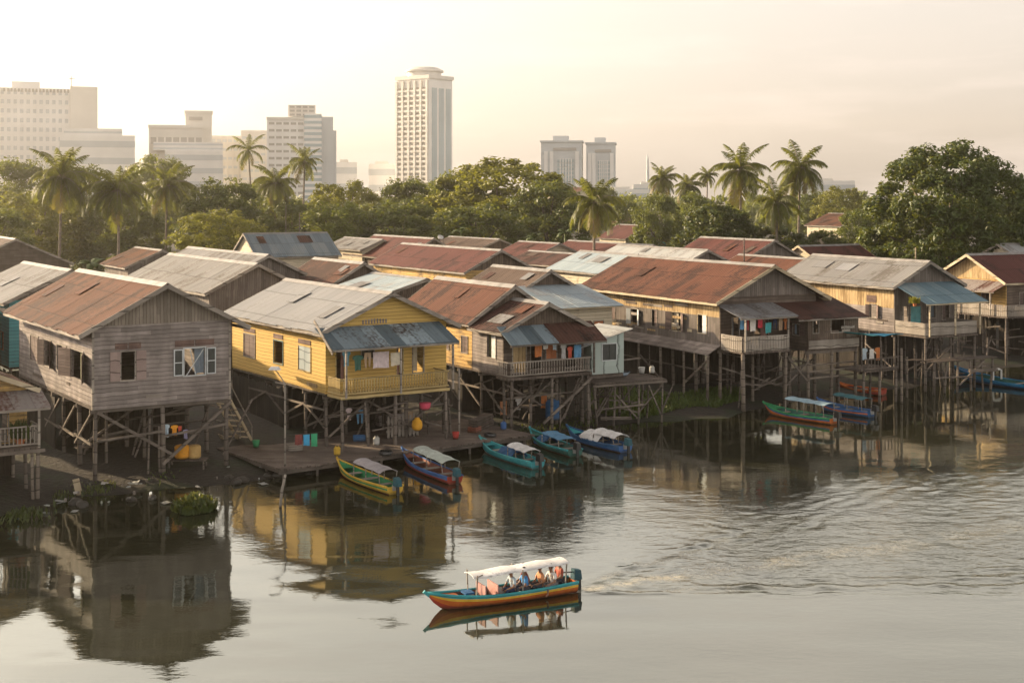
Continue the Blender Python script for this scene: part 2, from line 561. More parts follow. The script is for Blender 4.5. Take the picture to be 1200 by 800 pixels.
# old wave trains rolling on to the right, towards the bank
zone = 1 / (1 + np.exp(-(sx - 5) / 3.0)) / (1 + np.exp((Yg - 56.5 - .05 * X) / 2.0)) / (1 + np.exp(-(Yg - 47.5 + .06 * X) / 1.6))
Z += .0066 * zone * amp * np.sin(2 * np.pi * (-.22 * X + .97 * Yg + warp * 1.5) / .85)
Z += .0046 * zone * amp * np.sin(2 * np.pi * (.40 * X + .91 * Yg + warp * 1.3) / .62)
Z += zone * (.017 * vnoise(X * .62 - Yg * .1, Yg, .40, 41) + .012 * vnoise(X * .6, Yg + X * .25, .7, 42))
# gentle cat's-paws everywhere, calmest along the bank
calm = .22 + .78 / (1 + np.exp((Yg - 62 - .3 * X) / 5.0))
Z += calm * (.008 * vnoise(X * .45, Yg, .85, 21) + (.012 + .016 * (Yg < 49)) * vnoise(X * .35, Yg, 2.1, 22) + .002 * vnoise(X * .6, Yg, .4, 23))
nx, ny = len(xs), len(ys)
me = bpy.data.meshes.new('river')
me.vertices.add(nx * ny)
me.vertices.foreach_set('co', np.stack([X, Yg, Z], -1).astype(np.float32).ravel())
idx = np.arange(nx * ny).reshape(ny, nx)
q = np.stack([idx[:-1, :-1], idx[:-1, 1:], idx[1:, 1:], idx[1:, :-1]], -1).reshape(-1, 4)
me.loops.add(q.size); me.loops.foreach_set('vertex_index', q.ravel().astype(np.int32))
me.polygons.add(len(q)); me.polygons.foreach_set('loop_start', np.arange(0, q.size, 4, dtype=np.int32))
me.update(calc_edges=True); me.validate()
me.polygons.foreach_set('use_smooth', [True] * len(me.polygons))
rv = bpy.data.objects.new('river', me); COL.objects.link(rv); tag(rv, kind='structure')
rip = np.clip(.06 + .75 * zone + .6 * inn + .35 * arm * (Yg < 64) + .25 * np.clip(vnoise(X, Yg, 9.0, 31) + .1, 0, 1) / (1 + np.exp((Yg - 58) / 4.0)), 0, 1)
at_ = me.attributes.new('ripple', 'FLOAT', 'POINT'); at_.data.foreach_set('value', rip.astype(np.float32).ravel())
fm = np.exp(-(tx / (.18 + .045 * s_)) ** 2) * (sx > -.15) * np.exp(-s_ / 10) * np.clip(1.0 + 2.4 * vnoise(X, Yg, .3, 61) + 1.6 * vnoise(X, Yg, .8, 62), 0, 1.6)
edge_ = np.exp(-((rat - .33) / .05) ** 2) * (sx > -.3) * np.exp(-s_ / 5.0) * np.clip(.4 + 3 * vnoise(X, Yg, .4, 63), 0, 1.2)
at2 = me.attributes.new('foam', 'FLOAT', 'POINT'); at2.data.foreach_set('value', np.clip(fm * .8 + edge_ * .6, 0, 1).astype(np.float32).ravel())
t = NT('river_water')
c = t.coord()
at_n = t.n('Attribute', attribute_name='ripple').outputs['Fac']
b1 = t.math('MULTIPLY', t.noise(t.scaled(c, (.75, 1.3, 1)), 2.9, 3, .6), at_n)
t.set(Base_Color=(.022, .023, .012, 1), Roughness=.35, IOR=1.05)
gl = t.n('BsdfGlossy', {'Color': (.93, .96, .90, 1), 'Roughness': .02})
fr = t.n('Fresnel', {'IOR': 1.33})
mxw = t.n('MixShader', {0: t.ramp(fr.outputs[0], -.10, .98), 1: t.b.outputs[0], 2: gl.outputs[0]})
foam = t.n('BsdfDiffuse', {'Color': (.46, .44, .37, 1)})
fa = t.n('Attribute', attribute_name='foam').outputs['Fac']
brk = t.noise(c, 5.0, 3, .7)
mxf = t.n('MixShader', {0: t.math('MULTIPLY', t.math('MULTIPLY', fa, t.ramp(brk, .34, .56)), .95), 1: mxw.outputs[0], 2: foam.outputs[0]})
t.t.links.new(mxf.outputs[0], t.out.inputs[0])
bw = t.n('Bump', {'Height': b1, 'Distance': .042, 'Strength': .8})
for nd in (t.b, gl, fr): t.t.links.new(bw.outputs[0], nd.inputs['Normal'])
me.materials.append(t.mat)

# ------------------------------------------------------------------ houses
class House:
    """Local frame: x runs along the front wall, y away from the river, z up from the water."""

    def __init__(s, name, label, A, th, zf, group=None, cat='house'):
        s.A = Vector((A.x, A.y, 0)); s.th = th; s.zf = zf
        s.root = thing(name, label, cat, s.A, R(th), group)
        s.u = Vector((math.cos(R(th)), math.sin(R(th)), 0))
        s.v = Vector((-s.u.y, s.u.x, 0))

    def w(s, x, y, z=0):
        return s.A + s.u * x + s.v * y + Vector((0, 0, z))

    def fx(s, px, y=0.0):
        return along(s.A + s.v * y, s.th, px)

    def ly(s, px, x=0.0):
        return along(s.A + s.u * x, s.th + 90, px)

    def fz(s, px, py, y=0.0):
        p = s.w(s.fx(px, y), y)
        return H - (py - HZ) / F * p.y

    def lz(s, px, py, x=0.0):
        p = s.w(x, s.ly(px, x))
        return H - (py - HZ) / F * p.y

    def frect(s, x0, y0, x1, y1, yy=0.0):
        c = (x0 + x1) / 2
        return (s.fx(x0, yy), s.fx(x1, yy), s.fz(c, y1, yy), s.fz(c, y0, yy))

    def lrect(s, x0, y0, x1, y1, xx=0.0):
        c = (x0 + x1) / 2
        return (s.ly(x1, xx), s.ly(x0, xx), s.lz(c, y1, xx), s.lz(c, y0, xx))


def wall(h, side, c, a0, a1, z0, z1, mat, holes=(), th=.09, name='wall', out=-1):
    """a boarded wall in the plane c of one axis, cut round its openings"""
    xs = sorted({a0, a1, *[min(max(q, a0), a1) for o in holes for q in o[:2]]})
    zs = sorted({z0, z1, *[min(max(q, z0), z1) for o in holes for q in o[2:4]]})
    mb = MB()
    for xa, xb in zip(xs[:-1], xs[1:]):
        for za, zb in zip(zs[:-1], zs[1:]):
            mx, mz = (xa + xb) / 2, (za + zb) / 2
            if xb - xa < .004 or zb - za < .004: continue
            if any(o[0] < mx < o[1] and o[2] < mz < o[3] for o in holes): continue
            if side == 'front': mb.box(xa, xb, c, c - out * th, za, zb)
            else: mb.box(c, c - out * th, xa, xb, za, zb)
    return mb.build(name, mat, h.root, fix=False)


def put(side, c, out):
    if side == 'front': return lambda a, d, z: (a, c + out * d, z)
    return lambda a, d, z: (c + out * d, a, z)


def abox(mb, P, a0, a1, d0, d1, z0, z1):
    p, q = P(a0, d0, z0), P(a1, d1, z1)
    mb.box(p[0], q[0], p[1], q[1], p[2], q[2])


def window(h, side, c, r, kind='open', frame=None, shut=None, out=-1, vent=False, pane='dark', sub=True):
    a0, a1, z0, z1 = r
    P = put(side, c, out)
    t = .055
    mb = MB()
    abox(mb, P, a0 - t, a1 + t, -.10, .035, z0 - t, z0 - .002)
    abox(mb, P, a0 - t, a1 + t, -.10, .035, z1 + .002, z1 + t)
    abox(mb, P, a0 - t, a0 - .002, -.10, .033, z0, z1)
    abox(mb, P, a1 + .002, a1 + t, -.10, .033, z0, z1)
    f = mb.build('door' if kind.startswith('door') else 'window', frame or M['trim'], h.root)
    W = a1 - a0
    if kind in ('closed', 'door_closed', 'glass', 'half'):
        mb = MB()
        if kind == 'half':
            abox(mb, P, a0, a0 + W * .5, -.05, .0, z0, z1)
        else:
            abox(mb, P, a0, a0 + W / 2 - .012, -.05, .0, z0, z1)
            abox(mb, P, a0 + W / 2 + .012, a1, -.05, .0, z0, z1)
        mb.build('pane' if kind == 'glass' else ('leaf' if kind.startswith('door') else 'shutter'), shut or M['shutter_brown'], f)
    rr = random.Random(int((a0 * 37 + z0 * 91 + h.A.x * 7) * 50) & 0xffffff)
    if kind in ('open', 'half', 'casement', 'ajar', 'door_open') and rr.random() < .6:
        mb = MB(); cw = W * rr.uniform(.3, .55); b0 = a0 if rr.random() < .5 else a1 - cw; G = []
        for k in range(9):
            row = []
            for zz in (z1 - .03, (z0 + z1) / 2, z0 + (z1 - z0) * rr.choice((.02, .05))):
                p = P(b0 + cw * k / 8, -.13 + .022 * math.sin(k * 1.9), zz); row.append(p)
            G.append(row)
        for i in range(8):
            for j in range(2): mb.face([G[i][j], G[i + 1][j], G[i + 1][j + 1], G[i][j + 1]])
        mb.build('curtain', cloth(*rr.choice((('faded_rose', (.3, .17, .15)), ('dull_cream', (.42, .37, .28)), ('grey_blue', (.17, .21, .25)), ('olive', (.15, .15, .08))))), f, fix=False)
    if kind == 'open':                       # two leaves folded back on the wall
        for sgn in (0, 1):
            mb = MB()
            if sgn: abox(mb, P, a1 + t + .01, a1 + t + .01 + W * .72, .03, .065, z0 - .02, z1 + .02)
            else: abox(mb, P, a0 - t - .01 - W * .72, a0 - t - .01, .03, .065, z0 - .02, z1 + .02)
            mb.build('shutter', shut or M['shutter_brown'], f)
    if kind == 'ajar':                       # two leaves standing out from the wall
        for sgn in (0, 1):
            mb = MB()
            b = a1 + t if sgn else a0 - t
            dirn = 1 if sgn else -1
            e = W * .5
            p0, p1 = P(b, .04, 0), P(b + dirn * e * .93, .06 + e * .3, 0)
            mb.bar((p0[0], p0[1], (z0 + z1) / 2), (p1[0], p1[1], (z0 + z1) / 2), .035, z1 - z0)
            mb.build('shutter', shut or M['shutter_brown'], f)
    if kind == 'casement':                   # framed glass leaves folded back
        for sgn in (0, 1):
            mb = MB()
            w_ = W * .45
            b0 = a1 + t + .02 if sgn else a0 - t - .02 - w_
            b1 = b0 + w_
            for q in ((b0, b0 + .05, z0, z1), (b1 - .05, b1, z0, z1), (b0 + .05, b1 - .05, z0, z0 + .05), (b0 + .05, b1 - .05, z1 - .05, z1),
                      (b0 + .05, b1 - .05, (z0 + z1) / 2 - .02, (z0 + z1) / 2 + .02)):
                abox(mb, P, q[0], q[1], .036, .075, q[2], q[3])
            k = mb.build('casement', shut or M['frame_white'], f)
            mb = MB()
            abox(mb, P, b0 + .05, b1 - .05, .045, .06, z0 + .05, (z0 + z1) / 2 - .02)
            abox(mb, P, b0 + .05, b1 - .05, .045, .06, (z0 + z1) / 2 + .02, z1 - .05)
            mb.build('pane', M['glass'], f)
    if vent:
        vz0 = z1 + .12; vz1 = vz0 + .28
        for q in ((a0 - W * .45, (a0 + a1) / 2 - .03), ((a0 + a1) / 2 + .03, a1 + W * .45)):
            mb = MB(); abox(mb, P, q[0], q[1], -.02, .03, vz0, vz1)
            mb.build('vent', M['vent'], h.root)
    return f


def roof(h, x0, x1, y0, y1, ze, zr, mat, over=(.55, .5), ridge=None, trim='trim', th=.05, name='roof', sag=.04, zeR=None, barge=True):
    """two corrugated slopes with ragged sheet ends, a ridge cap and bargeboards"""
    xr = (x0 + x1) / 2 if ridge is None else ridge
    zeR = ze if zeR is None else zeR
    rnd = random.Random(hash((round(x0, 2), round(y0, 2), round(zr, 2))) & 0xffff)
    ya, yb = y0 - over[1], y1 + over[1] * .6
    N = max(4, int((yb - ya) / .85))
    mb = MB()
    oL = over[0]; kL = (zr - ze) / (xr - x0); kR = (zr - zeR) / (x1 - xr)
    zs = .10
    sagy = [sag * math.sin(3.1 * (i / N) + rnd.random()) + rnd.uniform(-.012, .012) for i in range(N + 1)]
    for side in (0, 1):
        for i in range(N):                    # one strip of sheets at a time
            a, b = ya + (yb - ya) * i / N, ya + (yb - ya) * (i + 1) / N
            ex = oL + rnd.uniform(-.05, .05)
            dz = rnd.uniform(0, .016)
            P = []
            for yy, sg in ((a, sagy[i]), (b + .02, sagy[i + 1])):
                row = []
                for k in range(5):
                    f = k / 4
                    if side == 0:
                        xx = xr - (xr - x0 + ex) * f; zz = zr - kL * (xr - xx)
                    else:
                        xx = xr + (x1 - xr + ex) * f; zz = zr - kR * (xx - xr)
                    row.append((xx, yy, zz + zs + dz - sg * (1 - (2 * f - 1) ** 2) * .8 - sg * .3))
                P.append(row)
            mb.sheet(P, th * .5)
    r = mb.build(name, mat, h.root)
    mb = MB()
    cap = [(xr - .26, zr + zs - .26 * kL + .045), (xr, zr + zs + .075), (xr + .26, zr + zs - .26 * kR + .045)]
    for i in range(N):
        a, b = ya - .02 + (yb - ya + .04) * i / N, ya - .02 + (yb - ya + .04) * (i + 1) / N
        P = [[(cx, a, cz - .3 * sagy[i]) for cx, cz in cap], [(cx, b, cz - .3 * sagy[i + 1]) for cx, cz in cap]]
        mb.sheet(P, .012)
    for q in range(rnd.choice((1, 2, 2, 3))):      # odd sheets nailed over leaks
        sd = rnd.choice((0, 0, 1)); a = rnd.uniform(ya + .6, yb - 1.8); f0 = rnd.uniform(.15, .6); wd_ = rnd.choice((.8, .85, 1.6)); P = []
        for yy in (a, a + wd_):
            row = []
            for k in range(3):
                f = f0 + k * .16
                if sd == 0: xx = xr - (xr - x0) * f; zz = zr - kL * (xr - xx)
                else: xx = xr + (x1 - xr) * f; zz = zr - kR * (xx - xr)
                row.append((xx, yy, zz + zs + .045 + rnd.uniform(0, .02)))
            P.append(row)
        pm = MB(); pm.sheet(P, .012)
        pm.build('patch_sheet', M[rnd.choice(('rust', 'rust_dark', 'zinc', 'brown', 'rust'))] if mat not in (M['zinc_white'], M['zinc_pale'], M['zinc'], M['zinc_silver'], M['zinc_sky']) else M[rnd.choice(('zinc', 'zinc_pale', 'zinc_silver'))], r)
    capm = M['ridge']
    mb.build('ridge_cap', capm, r)
    if barge:
        for yy in ((ya - .02), (yb + .03)):
            for sgn in (0, 1):
                mb = MB()
                if sgn == 0: p, q = (xr, yy, zr + .02), (x0 - oL, yy, ze - kL * oL + .02)
                else: p, q = (xr, yy, zr + .02), (x1 + oL, yy, zeR - kR * oL + .02)
                mb.bar(p, q, .035, .2)
                mb.build('bargeboard', M[trim], r)
        for sgn in (0, 1):
            mb = MB()
            if sgn == 0: mb.box(x0 - oL + .03, x0 - oL + .06, ya, yb, ze - kL * oL - .09, ze - kL * oL + .06)
            else: mb.box(x1 + oL - .06, x1 + oL - .03, ya, yb, zeR - kR * oL - .09, zeR - kR * oL + .06)
            mb.build('fascia', M[trim], r)
    return r


def gable(h, x0, x1, y, ze, zr, mat, ridge=None, th=.08, zeR=None, name='gable'):
    xr = (x0 + x1) / 2 if ridge is None else ridge
    zeR = ze if zeR is None else zeR
    mb = MB()
    n = [(x0, ze), (x1, zeR), (xr, zr)]
    a = [(px, y, pz) for px, pz in n]; b = [(px, y + th, pz) for px, pz in n]
    mb.face(a); mb.face(b[::-1])
    for i in range(3):
        j = (i + 1) % 3
        mb.face([a[i], b[i], b[j], a[j]])
    return mb.build(name, mat, h.root)


def stilt(h, x, y, z1, r=.085, z0=-.7, mat='post', lean=None):
    rnd = random.Random(int((x * 91 + y * 57 + h.A.x * 13) * 100) & 0xffffff)
    lx, ly = (rnd.uniform(-.07, .07), rnd.uniform(-.07, .07)) if lean is None else lean
    r *= rnd.uniform(.85, 1.2)
    mb = MB()
    mb.tube([(x + lx, y + ly, z0), (x + lx * .4 + rnd.uniform(-.03, .03), y + ly * .4, (z0 + z1) / 2), (x, y, z1)], [r * 1.12, r, r * .92], 7)
    return mb.build('stilt', M[mat], h.root, smooth=True)


def brace(h, p, q, w=.075, mat='post', name='brace'):
    mb = MB(); mb.bar(p, q, w, w * 1.3)
    return mb.build(name, M[mat], h.root)


def shade_screen(h, x0, x1, y, y1=None, zt=None, gap=(), z0=-.1):
    """rough plank screen added to darken the space under a house"""
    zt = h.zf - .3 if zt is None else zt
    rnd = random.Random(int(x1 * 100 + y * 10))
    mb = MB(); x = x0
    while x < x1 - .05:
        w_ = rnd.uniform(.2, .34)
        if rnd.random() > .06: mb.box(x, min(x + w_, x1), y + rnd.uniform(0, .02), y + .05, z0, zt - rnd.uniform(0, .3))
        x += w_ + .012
    mb.build('added_shade_screen', M['undercroft'], h.root)
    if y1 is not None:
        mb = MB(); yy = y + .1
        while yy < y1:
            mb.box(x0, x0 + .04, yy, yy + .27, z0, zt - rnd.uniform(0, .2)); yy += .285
        mb.build('added_shade_screen', M['undercroft'], h.root)


def stilts(h, x0, x1, y0, y1, zt, nx, ny, r=.085, inset=.08, mat='post'):
    xs = [x0 + inset + (x1 - x0 - 2 * inset) * i / (nx - 1) for i in range(nx)]
    ys = [y0 + inset + (y1 - y0 - 2 * inset) * i / (ny - 1) for i in range(ny)]
    for i, x in enumerate(xs):
        for j, y in enumerate(ys):
            stilt(h, x, y, zt, r, mat=mat if (j == 0 or i == 0) else 'post')
    return xs, ys


def floor(h, x0, x1, y0, y1, zf, mat='deck', th=.14, name='floor'):
    mb = MB(); mb.box(x0, x1, y0, y1, zf - th, zf - .004)
    o = mb.build(name, M[mat], h.root)
    mb = MB()
    k = max(2, int((y1 - y0) / 2.2))
    for i in range(k + 1):
        yy = y0 + .1 + (y1 - y0 - .2) * i / k
        mb = MB(); mb.box(x0 - .06, x1 + .06, yy - .06, yy + .06, zf - th - .18, zf - th - .003)
        mb.build('joist', M['post'], o)
    return o


def railing(h, path, zf, hgt=.85, mat='trim', style='bars', gapw=.16):
    """path of local (x, y) corners"""
    for (xa, ya), (xb, yb) in zip(path[:-1], path[1:]):
        mb = MB()
        a, b = Vector((xa, ya, 0)), Vector((xb, yb, 0))
        L = (b - a).length
        d = (b - a) / L
        mb.bar(a + Vector((0, 0, zf + hgt)), b + Vector((0, 0, zf + hgt)), .07, .06)
        mb.bar(a + Vector((0, 0, zf + .1)), b + Vector((0, 0, zf + .1)), .05, .06)
        rnd = random.Random(int(L * 1000))
        if style == 'bars':
            k = int(L / gapw)
            for i in range(1, k):
                p = a + d * (L * i / k)
                mb.bar(p + Vector((0, 0, zf + .06)), p + Vector((0, 0, zf + hgt - .02 + rnd.uniform(-.01, .03))), .05, .035)
        elif style == 'pales':
            k = int(L / .2)
            for i in range(k):
                p = a + d * (L * (i + .5) / k)
                q = d.cross(Vector((0, 0, 1))) * .03
                mb.hexa([p + q + d * s1 * .085 + q * s2 + Vector((0, 0, zz)) for zz in (zf - .05 + rnd.uniform(-.04, .02), zf + hgt - .03 + rnd.uniform(-.05, .06))
                         for s1, s2 in ((-1, -.4), (1, -.4), (1, .4), (-1, .4))])
        elif style == 'solid':
            for i in range(4):
                z = zf + .02 + i * .2
                mb.bar(a + Vector((0, 0, z + .09)) , b + Vector((0, 0, z + .09 + rnd.uniform(-.01, .01))), .03, .185)
        mb.build('railing', M[mat], h.root)


def awning(h, x0, x1, yb, yf, zb, zf, mat, name='awning', th=.03, posts=(), zp=0.0, trim='trim', strips=.85, slopex=0.0):
    mb = MB()
    N = max(2, int((x1 - x0) / strips))
    rnd = random.Random(int(abs(x0 * 77 + zb * 31)))
    # strips in a frame whose x runs down the slope so that the sheet pattern follows it
    for i in range(N):
        a, b = x0 + (x1 - x0) * i / N, x0 + (x1 - x0) * (i + 1) / N + .02
        ef = rnd.uniform(-.06, .06)
        dz = rnd.uniform(0, .02)
        P = []
        for xx in (a, b):
            P.append([(yb + (yf + ef - yb) * k / 3 , -xx, zb + (zf - zb) * k / 3 + dz + slopex * (xx - x0) / (x1 - x0)) for k in range(4)])
        mb.sheet(P, th)
    o = mb.build(name, mat, h.root)
    o.rotation_euler = (0, 0, R(90))          # (x, y) -> (-y, x)
    mb = MB(); mb.bar((x0, yf + .05, zf - .06), (x1, yf + .05, zf - .06 + slopex), .05, .1)
    f = mb.build('awning_beam', M[trim], h.root)
    for x in posts:
        mb = MB(); mb.bar((x, yf + .12, zp), (x, yf + .12, zf - .11 + slopex * (x - x0) / (x1 - x0)), .09, .09, up=(0, 1, 0))
        mb.build('porch_post', M[trim], h.root)
    return o


GRP = 'stilt houses along the river bank'

# ---- 1: the grey board house on the left
h = House('stilt_house', 'bare grey plank house on tall stilts under a rusty red roof', at(108, 474, 3.7), 33, 3.7, GRP)
H1 = h
W1 = h.fx(270); L1 = 13.4; zf, ze, zr = 3.7, 7.15, 8.85
fw = [(h.frect(142, 412, 158, 445), 'open', None, M['shutter_rose'], True), (h.frect(216, 408, 240, 439), 'casement', M['frame_white'], M['frame_white'], True)]
lw = [(h.lrect(84, 411, 98, 444), 'ajar', None, M['shutter_brown'], False), (h.lrect(67, 405, 78, 435), 'half', None, M['shutter_brown'], False),
      (h.lrect(53, 399, 60, 429), 'ajar', None, M['shutter_brown'], False), (h.lrect(36, 394, 45, 423), 'closed', None, M['shutter_brown'], False)]
wall(h, 'front', 0, 0, W1, zf - .25, ze, M['grey_boards'], [x[0] for x in fw])
wall(h, 'left', 0, .09, L1, zf - .25, ze, M['grey_boards'], [x[0] for x in lw])
wall(h, 'left', W1, .09, L1, zf - .25, ze, M['grey_boards'], out=1)
wall(h, 'front', L1, 0, W1, zf - .25, ze, M['grey_boards'], out=1)
gable(h, 0, W1, -.03, ze + .003, zr, M['bleached_upright'])
for r, k, f, s, v in fw: window(h, 'front', 0, r, k, f, s, vent=v)
for r, k, f, s, v in lw: window(h, 'left', 0, r, k, f, s, vent=v)
roof(h, 0, W1, 0, L1, ze, zr, M['rust_light'], (.75, .6))
floor(h, 0, W1, .1, L1 - .1, zf - .1)
mb = MB(); mb.box(-.01, .085, -.035, .06, zf - .27, ze - .02); mb.box(W1 - .085, W1 + .01, -.035, .06, zf - .27, ze - .02)
mb.build('corner_board', M['trim'], h.root)
xs, ys = stilts(h, .12, W1 - .05, .12, L1, zf - .3, 3, 6, .10)
X0, X2, Xm = xs[0], xs[-1], xs[1]
brace(h, (X0, -.06, zf - .35), (Xm + .35, -.06, 1.15), .10)
brace(h, (Xm - .1, -.16, .75), (X2 + .1, -.16, zf - .35), .10)
brace(h, (X0, -.05, 2.05), (Xm, -.05, 2.25))
brace(h, (Xm, -.05, 2.0), (X2, -.05, 2.3))
for j in range(3):
    brace(h, (.02, ys[j], zf - .4), (.02, ys[j + 1], 1.6)); brace(h, (.0, ys[j], 1.9), (.0, ys[j + 1], 2.0))
for y in ys[1:4]:
    brace(h, (X0, y + .1, 1.3), (Xm, y + .1, zf - .5)); brace(h, (Xm, y + .1, 2.0), (X2, y + .1, 2.05))
mb = MB()
mb.bar(h.A * 0 + Vector((fw[1][0][0] + .05, -.12, fw[1][0][2])), Vector((fw[1][0][1] - .15, -.25, fw[1][0][3] - .02)), .035)
mb.bar(Vector((fw[1][0][0] + .5, -.12, fw[1][0][2])), Vector((fw[1][0][0] + .2, -.2, fw[1][0][3])), .03)
mb.build('window_prop', M['frame_white'], h.root)

shade_screen(H1, 0, W1, 6.2, L1)

# ---- 2: the yellow house
h = House('stilt_house', 'yellow painted house on stilts with a grey sheet roof and a blue porch awning', at(381.5, 460.5, 3.2), 33, 3.2, GRP)
H2 = h
W2 = h.fx(523); L2 = 12.4; zf, ze, zr = 3.2, 6.38, 7.95
PD = 1.6
lw = [(h.lrect(350, 406, 364, 434), 'closed', M['yellow_trim'], M['shutter_blue']), (h.lrect(321, 399.5, 331.5, 425.5), 'door_open', M['frame_teal'], None),
      (h.lrect(286, 392, 299, 418), 'closed', M['trim'], M['shutter_brown'])]
fw = [(h.frect(394, 406, 404, 446), 'door_open', M['yellow_trim'], None), (h.frect(424, 405, 438, 419), 'glass', M['trim'], M['glass']),
      (h.frect(465, 404, 472, 440), 'door_open', M['yellow_trim'], None), (h.frect(484, 401, 496, 436), 'door_open', M['trim'], None)]
wall(h, 'front', 0, 0, W2, zf - .05, ze, M['yellow_boards'], [x[0] for x in fw])
wall(h, 'left', 0, .09, L2, zf - .05, ze, M['yellow_boards'], [x[0] for x in lw])
wall(h, 'left', W2, .09, L2, zf - .05, ze, M['yellow_boards'], out=1)
wall(h, 'front', L2, 0, W2, zf - .05, ze, M['yellow_boards'], out=1)
gable(h, 0, W2, -.03, ze + .003, zr, M['yellow_boards'])
for r, k, f, s in fw: window(h, 'front', 0, r, k, f, s)
for r, k, f, s in lw: window(h, 'left', 0, r, k, f, s)
for r, k, f, s in lw:
    mb = MB(); mb.box(-.03, .0, r[0] - .02, r[1] + .02, r[3] + .12, r[3] + .36); mb.build('vent', M['vent'], h.root)
g0 = h.frect(425, 373, 452, 379); mb = MB()
for i in range(9):
    xx = g0[0] + (g0[1] - g0[0]) * i / 8
    mb.box(xx - .04, xx + .04, -.055, -.03, g0[2], g0[3] - .05 * abs(i - 4) / 4)
mb.build('vent', M['grey_boards'], h.root)
roof(h, 0, W2, 0, L2, ze, zr, M['zinc_silver'], (.55, .55))
floor(h, 0, W2, .1, L2 - .1, zf, 'deck')
px1 = h.fx(527, -PD); px0 = h.fx(400, -PD)
mb = MB(); mb.box(px0, px1, -PD, -.003, zf - .16, zf - .02); mb.build('porch_deck', M['yellow_trim'], h.root)
railing(h, [(px0, -.05), (px0, -PD + .05), (px1 - .05, -PD + .05), (px1 - .05, -.05)], zf, .82, 'yellow_trim', 'bars', .15)
awning(h, px0 - .7, px1 + .25, -.05, -PD - .55, 6.42, 5.55, M['patch'], posts=(px0 + .05, (px0 + px1) / 2, px1 - .06), zp=zf - .02, trim='trim')
mb = MB(); mb.bar((px0 - .75, -.1, ze + .42), (px0 - .75, -PD - .6, 5.38), .04, .16); mb.build('bargeboard', M['trim'], h.root)
xs, ys = stilts(h, 0, W2, 0, L2, zf - .3, 4, 6, .095)
for x in [px0 + .1, (px0 + px1) / 2, px1 - .15]: stilt(h, x, -PD + .15, zf - .17, .09)
for a, b in zip(xs[:-1], xs[1:]):
    brace(h, (a, -.02, 2.0), (b, -.02, 2.1))
brace(h, (xs[0], -.1, 1.0), (xs[1] + .3, -.1, 2.9)); brace(h, (xs[1] - .3, -.18, 2.8), (xs[2] + .2, -.18, 1.1)); brace(h, (xs[2], -.1, 1.2), (xs[3], -.1, 2.8))
for j in range(4):
    brace(h, (-.02, ys[j], 1.5 + .9 * (j % 2)), (-.02, ys[j + 1], 2.4 - .9 * (j % 2))); brace(h, (0, ys[j], 2.35), (0, ys[j + 1], 2.3))
for y in ys[1:3]: brace(h, (xs[0], y, 1.2), (xs[2], y, 2.6))

shade_screen(H2, 0, W2, 5.2, L2)

# ---- 3: rust roofed house with the wooden porch
h = House('stilt_house', 'dark plank house on stilts with stepped rusty roofs and a wooden porch', at(590, 439.5, 3.2), 31, 3.2, GRP)
H3 = h
W3 = h.fx(684); zf, ze, zr = 3.2, 5.68, 6.95; LF = 3.4; LM = 9.0; WM = 5.2
PD = 1.25
lw = [(h.lrect(571, 391, 581, 419), 'closed', None, M['shutter_blue']), (h.lrect(557, 402, 563, 424), 'half', None, M['shutter_brown'])]
fw = [(h.frect(601, 401, 616, 436), 'door_closed', M['trim'], M['gold_and_sun_upright']), (h.frect(622, 398, 634, 432), 'door_open', M['trim'], None),
      (h.frect(640, 402, 652, 420), 'closed', None, M['orange_ply']), (h.frect(662, 398, 675, 430), 'door_open', None, None)]
wall(h, 'front', 0, 0, W3, zf - .1, ze, M['dark_boards'], [x[0] for x in fw])
wall(h, 'left', 0, .09, LF, zf - .1, ze, M['grey_boards'], [lw[0][0]])
wall(h, 'left', W3, .09, LF, zf - .1, ze, M['dark_boards'], out=1)
wall(h, 'front', LF, 0, WM, zf - .1, 6.0, M['dark_boards'])
lm = [(h.ly(548), h.ly(541), 4.0, 4.9), (h.ly(526), h.ly(519), 4.0, 4.9)]
wall(h, 'left', 0, LF + .09, LF + LM, zf - .1, 6.0, M['ochre_boards'], lm)
wall(h, 'left', WM, LF + .09, LF + LM, zf - .1, 6.0, M['dark_boards'], out=1)
for r, k, f, s in fw: window(h, 'front', 0, r, k, f, s)
window(h, 'left', 0, lw[0][0], 'half', M['trim'], M['frame_white'])
for r in lm: window(h, 'left', 0, r, 'closed', None, M['shutter_brown'])
gable(h, 0, W3, -.03, ze + .003, zr, M['brown_upright'])
gable(h, 0, WM, LF - .02, 6.003, 7.7, M['brown_upright'])
roof(h, 0, W3, 0, LF - .4, ze, zr, M['rust_dark'], (.45, .5))
roof(h, 0, WM, LF, LF + LM, 6.0, 7.7, M['rust'], (.5, .35))
floor(h, 0, W3, .1, LF + LM, zf)
px0, px1 = h.fx(601, -PD), h.fx(694, -PD)
mb = MB(); mb.box(px0 - .3, px1, -PD, -.003, zf - .15, zf - .02); mb.build('porch_deck', M['deck'], h.root)
railing(h, [(px0 - .25, -.05), (px0 - .25, -PD + .05), (px1 - .05, -PD + .05), (px1 - .05, -.05)], zf, .8, 'trim', 'bars', .17)
xm = px0 + (px1 - px0) * .52
awning(h, px0 - .3, xm, -.05, -PD - .35, ze + .15, 4.98, M['patch'], trim='post')
awning(h, xm + .03, px1 + .7, -.05, -PD - .45, ze + .2, 4.95, M['rust_dark'], posts=(px1 - .1,), zp=zf - .02, trim='post')
xs, ys = stilts(h, 0, W3, 0, LF + LM, zf - .3, 4, 6, .09)
for x in (px0, (px0 + px1) / 2, px1 - .2): stilt(h, x, -PD + .12, zf - .16, .085)
